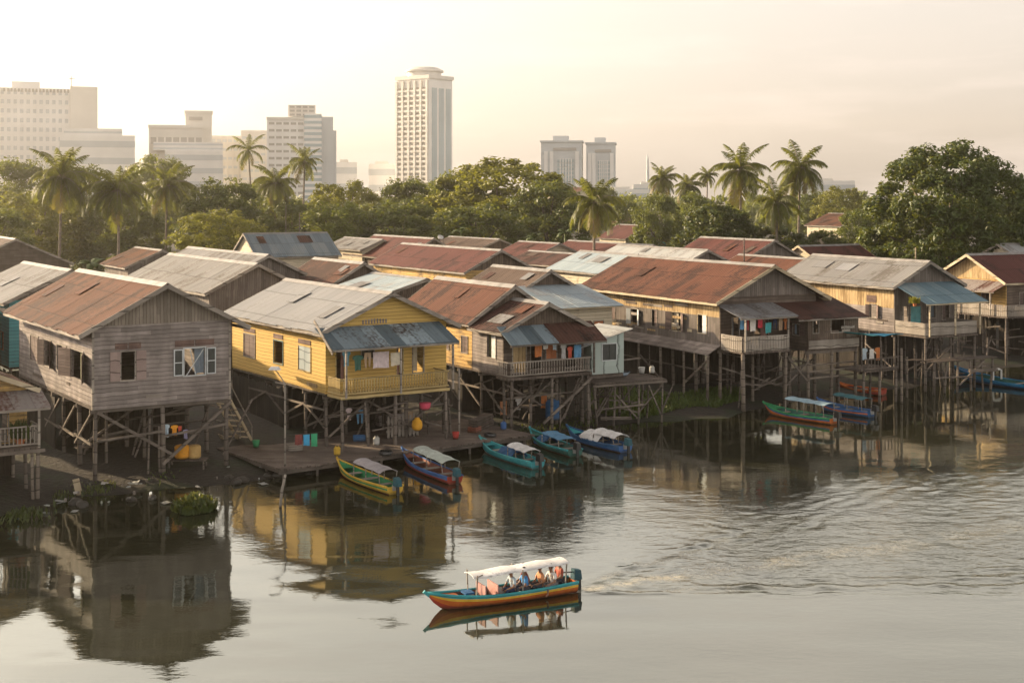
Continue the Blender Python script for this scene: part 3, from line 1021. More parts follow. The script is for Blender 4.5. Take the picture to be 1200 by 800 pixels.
brace(h, (xs[1], -PD, .6), (px1 - .1, -PD - .1, zf - .3), .1); brace(h, (xs[0], -.1, zf - .5), (xs[1] + .6, -.1, 1.4)); brace(h, (xs[0], -.2, .9), (xs[1], -.2, 2.2)); brace(h, (xs[1], -.1, 1.8), (xs[2], -.1, 3.0))
brace(h, (xs[0], -.05, 1.9), (xs[3], -.05, 2.0))
for j in range(3): brace(h, (0, ys[j], 1.2), (0, ys[j + 1], 2.6)); brace(h, (0, ys[j], 2.2), (0, ys[j + 1], 2.2))

shade_screen(H3, 0, WM, 4.6, LF + LM)

# ---- the pale shed and its jetty
h = House('shed', 'small pale mint shed with a dark window behind the rough plank jetty', at(693, 437, 2.9), 29, 2.9, cat='shed')
HS = h
WS = h.fx(731); LS = 3.0
fw = [(h.frect(706, 403, 722, 421.5), 'glass', M['frame_white'], M['glass'])]
z_l, z_r = 4.55, 5.2
wall(h, 'front', 0, 0, WS, 2.8, z_l, M['mint_boards'], [x[0] for x in fw])
mb = MB(); mb.hexa([(0, 0, z_l + .002), (WS, 0, z_l + .002), (WS, .09, z_l + .002), (0, .09, z_l + .002), (0, 0, z_l + .02), (WS, 0, z_r), (WS, .09, z_r), (0, .09, z_l + .02)]); mb.build('gable', M['mint_boards'], h.root)
wall(h, 'left', 0, .09, LS, 2.8, z_l, M['mint_boards']); wall(h, 'left', WS, .09, LS, 2.8, z_r, M['mint_boards'], out=1)
window(h, 'front', 0, fw[0][0], 'glass', M['frame_white'], M['glass'])
mb = MB(); mb.sheet([[(-.9 + (WS + 1.3) * i / 4, y, 4.42 + (z_r + .14 - 4.42) * i / 4) for y in (-.35, 1.2, LS + .3)] for i in range(5)], .04)
mb.build('roof', M['zinc_white'], h.root)
floor(h, 0, WS, .1, LS, 2.86)
stilts(h, 0, WS, .2, LS, 2.6, 2, 3, .08)

h = House('jetty', 'rough grey plank jetty on thin crooked poles in front of the pale shed', at(697, 448, 2.55), 24, 2.55, cat='jetty')
HJ = h
WJ = h.fx(778)
rnd = random.Random(5)
mb = MB(); y = 0.0
while y < 2.6:
    mb.box(rnd.uniform(-.25, .1), WJ + rnd.uniform(-.3, .35), y, y + .2, 2.42 + rnd.uniform(-.02, .02), 2.5); y += .225
mb.build('deck', M['deck'], h.root)
for x in (.1, WJ * .33, WJ * .66, WJ - .1):
    for y in (.1, 1.3, 2.4): stilt(h, x + rnd.uniform(-.15, .15), y, 2.4, .06, lean=(rnd.uniform(-.3, .3), rnd.uniform(-.15, .15)))
brace(h, (.1, -.05, 1.0), (WJ * .7, -.05, 1.15), .07); brace(h, (WJ * .6, -.05, .4), (WJ * .3, -.05, 1.8), .06); brace(h, (WJ - .2, 0, .5), (WJ - 1.0, 0, 2.2), .06)
brace(h, (-.1, .0, 2.33), (WJ + .2, .0, 2.36), .09, name='beam'); brace(h, (.3, -.1, .55), (WJ * .5, -.15, .45), .12)
for x in (WJ * .25, WJ * .62): 
    mb = MB(); mb.bar((x, 2.3, 2.5), (x + .05, 2.3, 4.0 - x * .1), .07); mb.build('handrail_post', M['post'], h.root)
brace(h, (WJ * .25, 2.3, 3.3), (WJ * .95, 2.3, 3.45), .06, name='handrail')

# ---- 4: the big rust roofed house
h = House('stilt_house', 'big two-family house on stilts under the widest rusty red roof, low sun coloured in as a gold strip below the eaves', at(844, 408, 3.6), 28, 3.6, GRP)
H4 = h
W4 = h.fx(956); L4 = h.ly(690); zf, ze, zr = 3.6, 6.7, 8.5
PD = 2.2
lw = [(h.lrect(818, 369, 828, 390), 'half', M['cream_trim'], M['frame_white']), (h.lrect(788, 366, 798, 387), 'ajar', M['cream_trim'], M['shutter_brown']),
      (h.lrect(764, 363, 770, 382), 'half', M['trim'], M['shutter_brown']), (h.lrect(740, 362, 747, 380), 'ajar', M['trim'], M['frame_white']), (h.lrect(714, 357, 721, 374), 'half', M['trim'], M['shutter_brown'])]
fw = [(h.frect(858, 372, 866, 402), 'door_open', None, None), (h.frect(884, 368, 900, 402), 'door_open', None, None)]
split = 5.45
wall(h, 'left', 0, .09, L4, zf - .1, split, M['grey_upright'], [x[0] for x in lw])
wall(h, 'left', -.01, .09, L4, split + .003, ze + .02, M['gold_and_sun_upright'], [x[0] for x in lw])  # sunlit strip below the eaves, painted in as gold boards
wall(h, 'front', 0, 0, W4, zf - .1, ze, M['dark_boards'], [x[0] for x in fw])
wall(h, 'left', W4, .09, L4, zf - .1, ze, M['dark_boards'], out=1)
wall(h, 'front', L4, 0, W4, zf - .1, ze, M['dark_boards'], out=1)
gable(h, 0, W4, -.03, ze + .003, zr, M['grey_upright'])
for r, k, f, s in lw: window(h, 'left', 0, r, k, f, s)
for r, k, f, s in fw: window(h, 'front', 0, r, k, f, s)
roof(h, 0, W4, 0, L4, ze, zr, M['rust'], (.75, .6), trim='cream_trim')
floor(h, 0, W4, .1, L4, zf)
# boarded walkway along the side
mb = MB(); mb.sheet([[(-.95, 0, zf - .32), (-.95, L4 * .5, zf - .30), (-.95, L4 - .4, zf - .34)], [(-.02, 0, zf + .18), (-.02, L4 * .5, zf + .16), (-.02, L4 - .4, zf + .18)]], .07)
mb.build('skirt_roof', M['grey_boards'], h.root)
# porch
px0, px1 = .05, h.fx(926, -PD)
mb = MB(); mb.box(px0, px1, -PD, -.003, zf - .16, zf - .02); mb.build('porch_deck', M['deck'], h.root)
railing(h, [(px0, -.05), (px0, -PD + .05), (px1 - .05, -PD + .05)], zf, .85, 'trim', 'pales')
awning(h, px0 - .35, px1 + .35, -.02, -PD - .3, 6.25, 5.62, M['zinc'], posts=(px0 + .05,), zp=zf - .02)
mb = MB(); mb.bar((px1 - .06, -PD + .1, zf), (px1 - .06, -PD + .1, 5.5), .09); mb.build('porch_post', M['trim'], h.root)
# lean-to room on the right of the porch
ax0, ax1, ay = h.fx(947, -2.3), h.fx(1006, -2.3), -2.3
fa = [(h.frect(953, 376, 959, 390, ay), 'dark', None, None), (h.frect(974, 374, 989, 389, ay), 'dark', None, None)]
wall(h, 'front', ay, ax0, ax1, zf - .15, 5.3, M['brown_upright'], [x[0] for x in fa])
la = [(-1.5, -.9, 4.3, 4.95)]
wall(h, 'left', ax0, ay + .09, 1.5, zf - .15, 5.35, M['dark_boards'], la)
wall(h, 'left', ax1, ay + .09, 1.5, zf - .15, 5.35, M['brown_upright'], out=1)
for r, k, f, s in fa: window(h, 'front', ay, r, 'door', None, None)
window(h, 'left', ax0, la[0], 'open', None, None)
awning(h, ax0 - 1.1, ax1 + .35, 1.0, ay - .5, 6.5, 5.4, M['rust_dark'], name='roof', trim='trim')
floor(h, ax0, ax1, ay + .1, 1.5, zf - .1)
mb = MB(); mb.box(ax0 + .02, ax1 - .02, ay - .08, ay - .02, zf - .1, zf + .42); mb.build('skirting', M['trim'], h.root)
xs, ys = stilts(h, 0, W4, 0, L4, zf - .3, 4, 7, .1, mat='pale_post')
for x in (px0 + .1, px1 - .2): stilt(h, x, -PD + .15, zf - .17, .11, mat='pale_post')
for x in (ax0 + .1, (ax0 + ax1) / 2, ax1 - .1):
    for y in (ay + .15, ay + 1.8): stilt(h, x, y, zf - .3, .095, mat='pale_post')
for j, y in enumerate(ys[:-1]): stilt(h, -.85, y, zf - .4, .08, mat='pale_post')
brace(h, (-.9, ys[0], zf - .7), (-.9, ys[1] - .2, 1.3), .09, 'pale_post'); brace(h, (-.9, ys[2], 1.2), (-.9, ys[3], 2.6)); brace(h, (-.9, ys[4], 2.4), (-.9, ys[5], 2.45)); brace(h, (0, ys[0], 2.0), (0, ys[6], 2.1))
brace(h, (px1 - .2, -PD, zf - .5), (ax0 + .1, ay, 1.4), .07); brace(h, (px1 - .3, -PD + .1, 1.3), (ax0 + .1, ay + .1, 2.7), .07)
for z in (1.7, 2.1, 2.5): brace(h, (ax0 + .1, ay + .05, z), (ax1 - .1, ay + .05, z + .05), .07, 'pale_post', 'tie')
brace(h, (xs[0], -.1, 2.4), (xs[2], -.1, .9)); brace(h, (xs[1], -.1, .9), (xs[3], -.1, 2.6))

shade_screen(H4, 0, W4 + 1.5, 5.5, L4)

# ---- 5: the grey roofed house with the blue awning
h = House('stilt_house', 'house on stilts with pale grey roof, teal door and blue lean-to porch', at(1048.5, 389.3, 3.7), 27, 3.7, GRP)
H5 = h
W5 = h.fx(1119); L5 = 11.5; zf, ze, zr = 3.7, 6.98, 8.35
PD = 2.9
lw = [(h.lrect(1020, 357, 1027, 372), 'ajar', M['trim'], M['shutter_brown'])]
fw = [(h.frect(1058, 359, 1064, 382), 'door_open', None, None), (h.frect(1067, 359, 1079, 384), 'door_closed', M['trim'], M['teal']), (h.frect(1086, 354, 1096, 372), 'door_open', None, None), (h.frect(1104, 352, 1112, 374), 'half', None, M['shutter_brown'])]
wall(h, 'left', 0, .09, L5, zf - .1, 5.3, M['grey_boards'], [x[0] for x in lw])
wall(h, 'left', -.012, .09, L5, 5.303, ze + .02, M['gold_and_sun_upright'], [x[0] for x in lw])  # low sun on the upper wall is put into this gold colour
wall(h, 'front', 0, 0, W5, zf - .1, ze, M['grey_upright'], [x[0] for x in fw])
wall(h, 'left', W5, .09, L5, zf - .1, ze, M['grey_boards'], out=1)
gable(h, 0, W5, -.03, ze + .003, zr, M['grey_upright'])
for r, k, f, s in lw: window(h, 'left', 0, r, k, f, s)
for r, k, f, s in fw: window(h, 'front', 0, r, k, f, s)
mb = MB(); r = h.lrect(1016, 346, 1027, 354); mb.box(-.05, -.012, r[0], r[1], r[2], r[3]); mb.build('vent', M['vent'], h.root)
roof(h, 0, W5, 0, L5, ze, zr, M['zinc_pale'], (.6, .5))
floor(h, 0, W5, .1, L5, zf)
px0, px1 = 0.02, h.fx(1146, -PD)
mb = MB(); mb.box(px0, px1, -PD, -.003, zf - .16, zf - .02); mb.build('porch_deck', M['deck'], h.root)
railing(h, [(px0, -.05), (px0, -PD + .05), (px1 - .05, -PD + .05), (px1 - .05, -.05)], zf, .8, 'trim', 'solid')
awning(h, px0 - .3, px1 + .6, -.02, -PD - .4, 7.0, 5.85, M['awning_blue'], posts=(px0 + .06, (px0 + px1) / 2, px1 - .1), zp=zf - .02, trim='cream_trim')
xs, ys = stilts(h, 0, W5, 0, L5, zf - .3, 4, 5, .09)
for x in (px0 + .1, (px0 + px1) / 2, px1 - .15): stilt(h, x, -PD + .15, zf - .17, .09)
brace(h, (px0 + .1, -PD + .1, 1.4), ((px0 + px1) / 2, -PD + .1, 2.9)); brace(h, (xs[1], -.1, 1.0), (xs[3], -.1, 2.8)); brace(h, (0, ys[0], 1.2), (0, ys[1], 2.7)); brace(h, (px0, -PD + .1, 2.1), (px1, -PD + .1, 2.1))

shade_screen(H5, 0, W5 + 2, 3.5, L5)

# ---- 6: far right, gable towards the evening sun
A = atY(1139, 299, 108)
h = House('stilt_house', 'maroon roofed stilt house with sunlit golden gable at the far right edge', Vector((A.x, A.y, 0)), -62, 3.6, GRP)
H6 = h
hw = 3.4; zf, ze, zr = 3.8, 6.4, 8.2; L6 = 11
wall(h, 'front', 0, -hw, hw, zf - .1, ze, M['ochre_boards'], [(-1.2, -.4, 4.5, 5.6), (1.0, 1.9, 4.2, 5.6)])
window(h, 'front', 0, (-1.2, -.4, 4.5, 5.6), 'closed'); window(h, 'front', 0, (1.0, 1.9, 4.2, 5.6), 'half')
wall(h, 'left', hw, .09, L6, zf - .1, ze, M['dark_boards'], [(1.5, 2.3, 4.3, 5.4), (4, 5, 3.9, 5.6)], out=1)
window(h, 'left', hw, (1.5, 2.3, 4.3, 5.4), 'half', out=1); window(h, 'left', hw, (4, 5, 3.9, 5.6), 'door_open', out=1)
wall(h, 'left', -hw, .09, L6, zf - .1, ze, M['dark_boards'])
gable(h, -hw, hw, -.03, ze + .003, zr, M['gold_and_sun_upright'])  # evening sunlight on the gable is painted in by the gold tone
roof(h, -hw, hw, 0, L6, ze, zr, M['maroon'], (.5, .6), trim='cream_trim')
floor(h, -hw, hw, .1, L6, zf)
mb = MB(); mb.box(-hw, hw, -1.5, -.003, zf - .16, zf - .02); mb.build('porch_deck', M['deck'], h.root)
mb = MB(); mb.box(hw + .003, hw + 1.5, -1.5, 7, zf - .16, zf - .02); mb.build('porch_deck', M['deck'], h.root)
railing(h, [(-hw, -1.45), (hw + 1.45, -1.45), (hw + 1.45, 7)], zf, .8, 'trim', 'pales')
awning(h, -hw - .3, hw + .4, -.05, -1.8, ze - .1, 5.6, M['awning_rust'], posts=(-hw, 0, hw), zp=zf)
xs, ys = stilts(h, -hw, hw, 0, L6, zf - .3, 4, 5, .09)
for x in (-hw, 0, hw + 1.3): stilt(h, x, -1.4, zf - .17, .085)
for y in (1, 3.5, 6.5): stilt(h, hw + 1.35, y, zf - .17, .085)
brace(h, (-hw, -1.4, 1.0), (0, -1.4, 2.8)); brace(h, (hw + 1.3, 1, 1.0), (hw + 1.3, 3.5, 2.8)); brace(h, (hw, 0, 2.0), (hw, 6, 2.1))

shade_screen(H6, -hw, hw, 3.0)

# ---- the low porch house in the lower left corner
B = at(47, 522, 2.4)
u33 = Vector((math.cos(R(33)), math.sin(R(33)), 0)); v33 = Vector((-u33.y, u33.x, 0))
A = B - u33 * 6.2 + v33 * 1.4
h = House('stilt_house', 'low stilt house with rusty roof, streaked awning and balcony in the lower left corner', A, 33, 2.4, GRP)
H0 = h
wall(h, 'front', 0, 0, 6.0, 2.3, 4.75, M['ochre_boards'], [(1.5, 2.3, 2.5, 4.1), (4.4, 5.2, 2.5, 4.0)])
window(h, 'front', 0, (1.5, 2.3, 2.5, 4.1), 'door_open'); window(h, 'front', 0, (4.4, 5.2, 2.5, 4.0), 'half', None, M['orange_ply'])
wall(h, 'left', 6.0, .09, 4.2, 2.3, 4.75, M['dark_boards'], out=1); wall(h, 'left', 0, .09, 4.2, 2.3, 4.75, M['dark_boards'])
gable(h, 0, 6.0, -.03, 4.753, 6.0, M['ochre_boards'])
roof(h, 0, 6.0, 0, 4.4, 4.75, 6.0, M['rust'], (.45, .4), trim='cream_trim')
floor(h, 0, 6.0, .1, 4.2, 2.4)
mb = MB(); mb.box(0, 6.2, -1.4, -.003, 2.26, 2.38); mb.build('porch_deck', M['deck'], h.root)
railing(h, [(0, -1.35), (6.15, -1.35), (6.15, -.05)], 2.4, .85, 'trim', 'bars', .17)
awning(h, -.3, 6.55, -.05, -1.75, 4.6, 4.05, M['awning_rust'], posts=(.1, 3.1, 6.1), zp=2.38)
stilts(h, 0, 6.0, 0, 4.2, 2.1, 4, 3, .085)
for x in (.1, 3.0, 5.9, 6.15): stilt(h, x, -1.25, 2.25, .08, mat='pale_post')
brace(h, (-.1, -1.4, 2.18), (6.4, -1.4, 2.2), .1, name='beam')

shade_screen(H0, 0, 6, 2.5, zt=2.05)

def undercroft(h, x0, x1, y0, y1, n, seed):
    """makeshift props, ties and shelves nailed between the stilts"""
    r = random.Random(seed)
    for i in range(n):
        x, y = r.uniform(x0, x1), r.uniform(y0, y1)
        k = r.random()
        if k < .35: stilt(h, x, y, h.zf - .3 - r.uniform(0, 1.4), r.uniform(.04, .07), lean=(r.uniform(-.35, .35), r.uniform(-.35, .35)))
        elif k < .7:
            z = r.uniform(1.0, h.zf - .5); brace(h, (x, y, z), (min(x1, x + r.uniform(.8, 2.2)), y + r.uniform(-.3, .3), z + r.uniform(-.5, .5)), r.uniform(.05, .08), name='tie')
        elif k < .9: brace(h, (x, y, r.uniform(.3, .9)), (x + r.uniform(.8, 1.6), y + .1, h.zf - .4), .06)
        else:
            z = r.uniform(.9, 1.8); mb = MB(); mb.box(x, x + r.uniform(.8, 1.6), y, y + .5, z, z + .04); mb.build('shelf', M['deck'], h.root)


undercroft(H1, 0, W1, .2, 5.5, 18, 1); undercroft(H2, 0, W2, -1.2, 4.8, 22, 2); undercroft(H3, 0, WM, -1.0, 4.2, 24, 3)
undercroft(H4, 0, W4 + 1, -1.8, 5, 24, 4); undercroft(H5, 0, W5 + 1.5, -2.6, 3.2, 22, 5); undercroft(H6, -hw, hw + 1, -1.2, 2.8, 14, 6); undercroft(HJ, 0, WJ, .1, 2.4, 12, 7)


def patches(h, side, c, a0, a1, z0, z1, n, seed, mats, avoid=()):
    """odd replacement boards nailed over the old ones"""
    r = random.Random(seed); k = 0
    while k < n:
        L_ = r.uniform(.5, 1.7); a = r.uniform(a0 + .1, max(a0 + .2, a1 - L_ - .1)); z = r.uniform(z0 + .1, z1 - .3); t_ = r.uniform(.12, .2)
        k += 1
        if any(a < o[1] + .5 and a + L_ > o[0] - .5 and z < o[3] + .4 and z + t_ > o[2] - .1 for o in avoid): continue
        P = put(side, c, -1); mb = MB(); abox(mb, P, a, a + L_, .012, .03, z, z + t_)
        o = mb.build('patch_board', M[r.choice(mats)], h.root)


patches(H1, 'front', 0, 0, W1, 3.6, 7.0, 9, 1, ('dark_boards', 'trim', 'grey_upright'), [h_ for h_ in ((.6, 2.4, 4.4, 6.4), (3.6, 6.2, 4.4, 6.4))])
patches(H1, 'left', 0, .2, 11, 3.6, 7.0, 12, 2, ('dark_boards', 'trim'), [(1, 9, 4.4, 6.4)])
patches(H2, 'left', 0, .2, 11, 3.2, 6.2, 8, 3, ('yellow_trim', 'gold_and_sun_upright'), [(.5, 11, 3.9, 5.9)])
patches(H3, 'left', 0, .1, 9, 3.1, 5.6, 8, 4, ('trim', 'dark_boards'), [(.2, 8, 3.9, 5.4)])
patches(H4, 'left', 0, .2, 13, 3.9, 5.4, 16, 5, ('trim', 'gold_and_sun_upright', 'dark_boards', 'cream_trim'))
patches(H4, 'left', -.01, .2, 13, 5.5, 6.3, 7, 6, ('dark_boards', 'trim'))
patches(H5, 'left', 0, .2, 8, 3.7, 5.2, 7, 7, ('trim', 'dark_boards'))
patches(H4, 'front', -2.3, H4.fx(947, -2.3), H4.fx(1006, -2.3), 3.9, 5.2, 5, 8, ('trim', 'dark_boards'))

# ------------------------------------------------------------------ houses behind
GB = 'roofs of the houses behind the waterfront'


def back_house(label, px, py, zr, pxb, W, drop, rmat, wmat, th=31, turn=False, over=(.45, .4), L=None, trim='trim', gmat=None, wins=0, zf=3.0, name='house', stl=True):
    """gable end at image column px; the ridge runs back to column pxb"""
    Y = F * (H - zr) / (py - HZ)
    A = atY(px, py, Y)
    ang = th - 90 if turn else th
    hh = House(name, label, Vector((A.x, A.y, 0)), ang, zf, GB)
    if L is None: L = max(3.0, abs(along(hh.A, ang + 90, pxb)))
    hw = W / 2; ze = zr - drop * .84
    holes_f = [(-hw * .45, -hw * .45 + .8, zf + .9, zf + 1.9), (hw * .2, hw * .2 + .8, zf + .9, zf + 1.9)] if wins else []
    holes_s = [(L * (i + .5) / wins - .4, L * (i + .5) / wins + .4, zf + .8, min(zf + 1.8, ze - .25)) for i in range(wins)]
    wall(hh, 'front', 0, -hw, hw, zf - .1, ze, M[wmat], holes_f)
    wall(hh, 'left', -hw, .09, L, zf - .1, ze, M[wmat], [] if turn else holes_s)
    wall(hh, 'left', hw, .09, L, zf - .1, ze, M[wmat], holes_s if turn else [], out=1)
    wall(hh, 'front', L, -hw, hw, zf - .1, ze, M[wmat], out=1)
    for r in holes_f: window(hh, 'front', 0, r, 'half')
    for r in holes_s:
        if turn: window(hh, 'left', hw, r, 'half', out=1)
        else: window(hh, 'left', -hw, r, 'half')
    gable(hh, -hw, hw, -.03, ze + .003, zr, M[gmat or wmat])
    roof(hh, -hw, hw, 0, L, ze, zr, M[rmat], over, trim=trim)
    mb = MB(); mb.box(-hw, hw, .1, L, zf - .25, zf - .11); mb.build('floor', M['deck'], hh.root)
    if stl and zf < 4: shade_screen(hh, -hw, hw, .6 if not turn else 1.0, L if not turn else None, z0=.6)
    if stl:
        for x in (-hw + .1, 0, hw - .1):
            for y in (.15, L / 2, L - .1): stilt(hh, x, y, zf - .26, .09)
    return hh


BL = back_house('grey roofed house with turquoise front wall at the left edge', 82, 318, 8.4, -60, 7.0, 1.9, 'zinc', 'teal_boards', 33, gmat='grey_upright', wins=3, L=11)
back_house('wide pale grey zinc roof with grey plank gable directly behind the yellow house', 300, 310.5, 8.35, 200, 6.4, 1.9, 'zinc_pale', 'grey_upright', 32, wins=3)
back_house('grey roof with a rusty end behind the pale zinc roof', 313, 300, 8.4, 222, 5.2, 1.5, 'zinc', 'grey_upright', 32)
back_house('small orange rusted roof beside the banana plants on the left', 189, 294, 7.5, 160, 6.5, 1.7, 'rust_light', 'grey_upright', 31)
B4 = back_house('big blue-grey roof with sunlit cream gable below the left trees', 289, 274.5, 8.5, 381, 8.6, 2.7, 'zinc_blue', 'cream_boards', 28, turn=True, gmat='cream_boards')
back_house('rusty brown roof with a pale strip on its ridge, right of the blue-grey roof', 507, 280, 8.0, 440, 7.5, 2.4, 'maroon', 'brown_upright', 31)
back_house('brown rusted roof with sunlit wall beneath and a thin mast in front', 585, 294, 8.2, 473, 6.4, 1.9, 'maroon', 'ochre_boards', 31, gmat='brown_upright', wins=4)
back_house('orange-red rusted roof between the grey roofs and the pale sheet roof', 424, 309, 7.9, 370, 4.6, 1.6, 'rust', 'brown_upright', 32)
back_house('low pale blue zinc roof between the yellow house and the stepped rusty roof', 497, 328, 7.2, 438, 6.4, 1.1, 'zinc_sky', 'brown_upright', 31)
B9 = back_house('dark brown roof with plank gable behind the stepped rusty roof', 642, 318, 7.9, 580, 4.6, 1.5, 'brown', 'brown_upright', 31)
back_house('pale blue-white zinc roof left of the big rusty roof', 745, 299.5, 7.8, 682, 6.4, 1.6, 'zinc_sky', 'cream_boards', 29, wins=3)
back_house('flat pitched red roof near the banana plants', 654, 286, 7.6, 610, 6.5, 1.6, 'maroon', 'cream_boards', 31)
back_house('long dark red roof with pale ridge behind the blue-white roof', 764, 288, 7.6, 668, 6.5, 1.6, 'maroon', 'brown_upright', 30)
back_house('dark low roof between the red roofs in the middle', 684, 299, 7.0, 622, 5.0, 1.1, 'rust_dark', 'brown_upright', 31)
back_house('white zinc roof just behind the big rusty roof', 827, 294, 8.0, 726, 4.6, 1.2, 'zinc_white', 'grey_upright', 29)
back_house('maroon roof with grey plank gable and thin mast below the palms', 905, 282.5, 8.6, 823, 7.6, 2.2, 'maroon', 'grey_upright', 29)
back_house('maroon roof with cream trimmed gable on its left end', 939, 289, 8.0, 1004, 5.6, 1.6, 'maroon', 'cream_boards', 28, turn=True, trim='cream_trim')
back_house('low red roof squeezed behind the pale grey roof', 941, 304, 7.5, 868, 4.8, 1.3, 'rust', 'brown_upright', 28)
back_house('white roof behind the far right maroon house', 1172, 287, 8.3, 1260, 6.0, 1.7, 'zinc_white', 'cream_boards', 28, turn=True)
back_house('dark roofed house with broad gable under the palms at the left edge', 18, 281, 8.2, -60, 11.0, 3.0, 'brown', 'dark_boards', 30)
back_house('dull brown roof against the trees behind the thin mast', 584, 281, 7.6, 528, 7.0, 1.6, 'brown', 'brown_upright', 31)
back_house('pale grey roof strip between the blue-grey roof and the brown roof', 447, 281.5, 7.6, 405, 5.0, 1.2, 'zinc_pale', 'cream_boards', 31)
back_house('far red roof beside the coconut palm', 772, 252.5, 7.5, 736, 12, 2.4, 'maroon', 'cream_boards', 30, over=(.6, .6))
back_house('far maroon roof with pale upper storey, right of the coconut palm', 757, 264.5, 7.3, 726, 9, 2.6, 'maroon', 'cream_boards', 30, over=(.5, .5))
back_house('far low house with white and blue sheet roof, left of the round bush', 778, 269, 6.6, 752, 7, 1.6, 'zinc_white', 'teal_boards', 30)
back_house('far pinkish red roof left of the great dark tree', 1012, 251, 8.5, 972, 14, 3.0, 'rust', 'cream_boards', 30, over=(.6, .6))
back_house('terracotta roofed hall in front of the twin towers', 690, 219.5, 15.5, 662, 15, 3.0, 'rust_light', 'cream_boards', 32, zf=8, over=(.6, .6), stl=True)

# lean-to with a white wall in front of the dark brown roof
q = B9.w(-2.2, -4.4)
h = House('lean_to', 'blue-white sheet lean-to with pale wall in front of the dark brown roof', q, 31, 3.0, cat='lean-to')
wall(h, 'left', 0, 0, 4.3, 3.0, 5.95, M['cream_boards'], [(.6, 1.4, 3.9, 5.0)]); window(h, 'left', 0, (.6, 1.4, 3.9, 5.0), 'half')
wall(h, 'front', 0, .09, 4.3, 3.0, 5.9, M['cream_boards'], [(1.2, 1.9, 3.2, 5.0), (2.9, 3.6, 3.6, 4.9)])
window(h, 'front', 0, (1.2, 1.9, 3.2, 5.0), 'door_open'); window(h, 'front', 0, (2.9, 3.6, 3.6, 4.9), 'closed', None, M['orange_ply'])
mb = MB(); mb.hexa([(0, .1, 5.952), (.09, .1, 5.952), (.09, 4.3, 5.952), (0, 4.3, 5.952), (0, .1, 5.98), (.09, .1, 5.98), (.09, 4.3, 6.85), (0, 4.3, 6.85)]); mb.build('gable', M['cream_boards'], h.root)
awning(h, -.45, 4.8, 4.35, -.6, 7.0, 5.9, M['zinc_sky'], name='roof', trim='cream_trim')
for x in (.1, 4.2):
    for y in (.1, 4.1): stilt(h, x, y, 3.0, .08)
back_house('grey roofed house added outside the left edge of the view to shade the bank', -90, 330, 8.2, -190, 8.0, 2.0, 'zinc', 'grey_boards', 33, L=12)  # unseen; this and the next house added to shade the left bank
back_house('rusty roofed house added further left outside the view to shade the bank', -250, 360, 8.2, -340, 8.0, 2.0, 'rust', 'dark_boards', 33, L=12)

# ------------------------------------------------------------------ trees
M['leaf'] = leafmat('broad_leaves', (.028, .058, .007), (.15, .19, .014), .42)
M['leaf_dark'] = leafmat('dark_broad_leaves', (.011, .028, .006), (.065, .10, .012), .28)
M['leaf_palm'] = leafmat('palm_leaflets', (.035, .06, .010), (.17, .18, .022), .48)
M['leaf_banana'] = leafmat('banana_leaves', (.05, .09, .02), (.14, .2, .05), .4)
M['bark'] = plain('bark', (.11, .085, .065), .9, .3, 4)
M['palm_bark'] = plain('palm_bark', (.19, .155, .12), .9, .25, 3)


M['leaf_deep'] = leafmat('deep_green_leaves', (.018, .042, .008), (.10, .14, .016), .36)
M['leaf_gold'] = leafmat('yellow_green_crown_leaves', (.045, .065, .006), (.21, .21, .014), .45)


def leaf_mesh(name, centers, normals, size, seed, mat, asp=.55):
    """many small folded leaf clusters, one pair of faces each"""
    r = np.random.default_rng(seed)
    n = len(centers)
    d = normals + r.normal(0, .65, (n, 3)); d /= np.linalg.norm(d, axis=1)[:, None] + 1e-9
    a = np.cross(d, r.normal(0, 1, (n, 3))); a /= np.linalg.norm(a, axis=1)[:, None] + 1e-9
    b = np.cross(d, a)
    s = (size * r.uniform(.6, 1.35, n))[:, None]
    p0 = centers - a * s * .5
    p2 = centers + a * s * .5
    p1 = centers + b * s * asp * .5 - d * s * .12
    p3 = centers - b * s * asp * .5 - d * s * .12
    v = np.stack([p0, p1, p2, p3], 1).reshape(-1, 3)
    me = bpy.data.meshes.new(name)
    me.vertices.add(len(v)); me.vertices.foreach_set('co', v.astype(np.float32).ravel())
    k = np.arange(n) * 4
    tri = np.stack([k, k + 1, k + 2, k, k + 2, k + 3], 1).reshape(-1)
    me.loops.add(len(tri)); me.loops.foreach_set('vertex_index', tri.astype(np.int32))
    me.polygons.add(len(tri) // 3); me.polygons.foreach_set('loop_start', np.arange(0, len(tri), 3, dtype=np.int32))
    me.update(calc_edges=True)
    me.materials.append(mat)
    return me


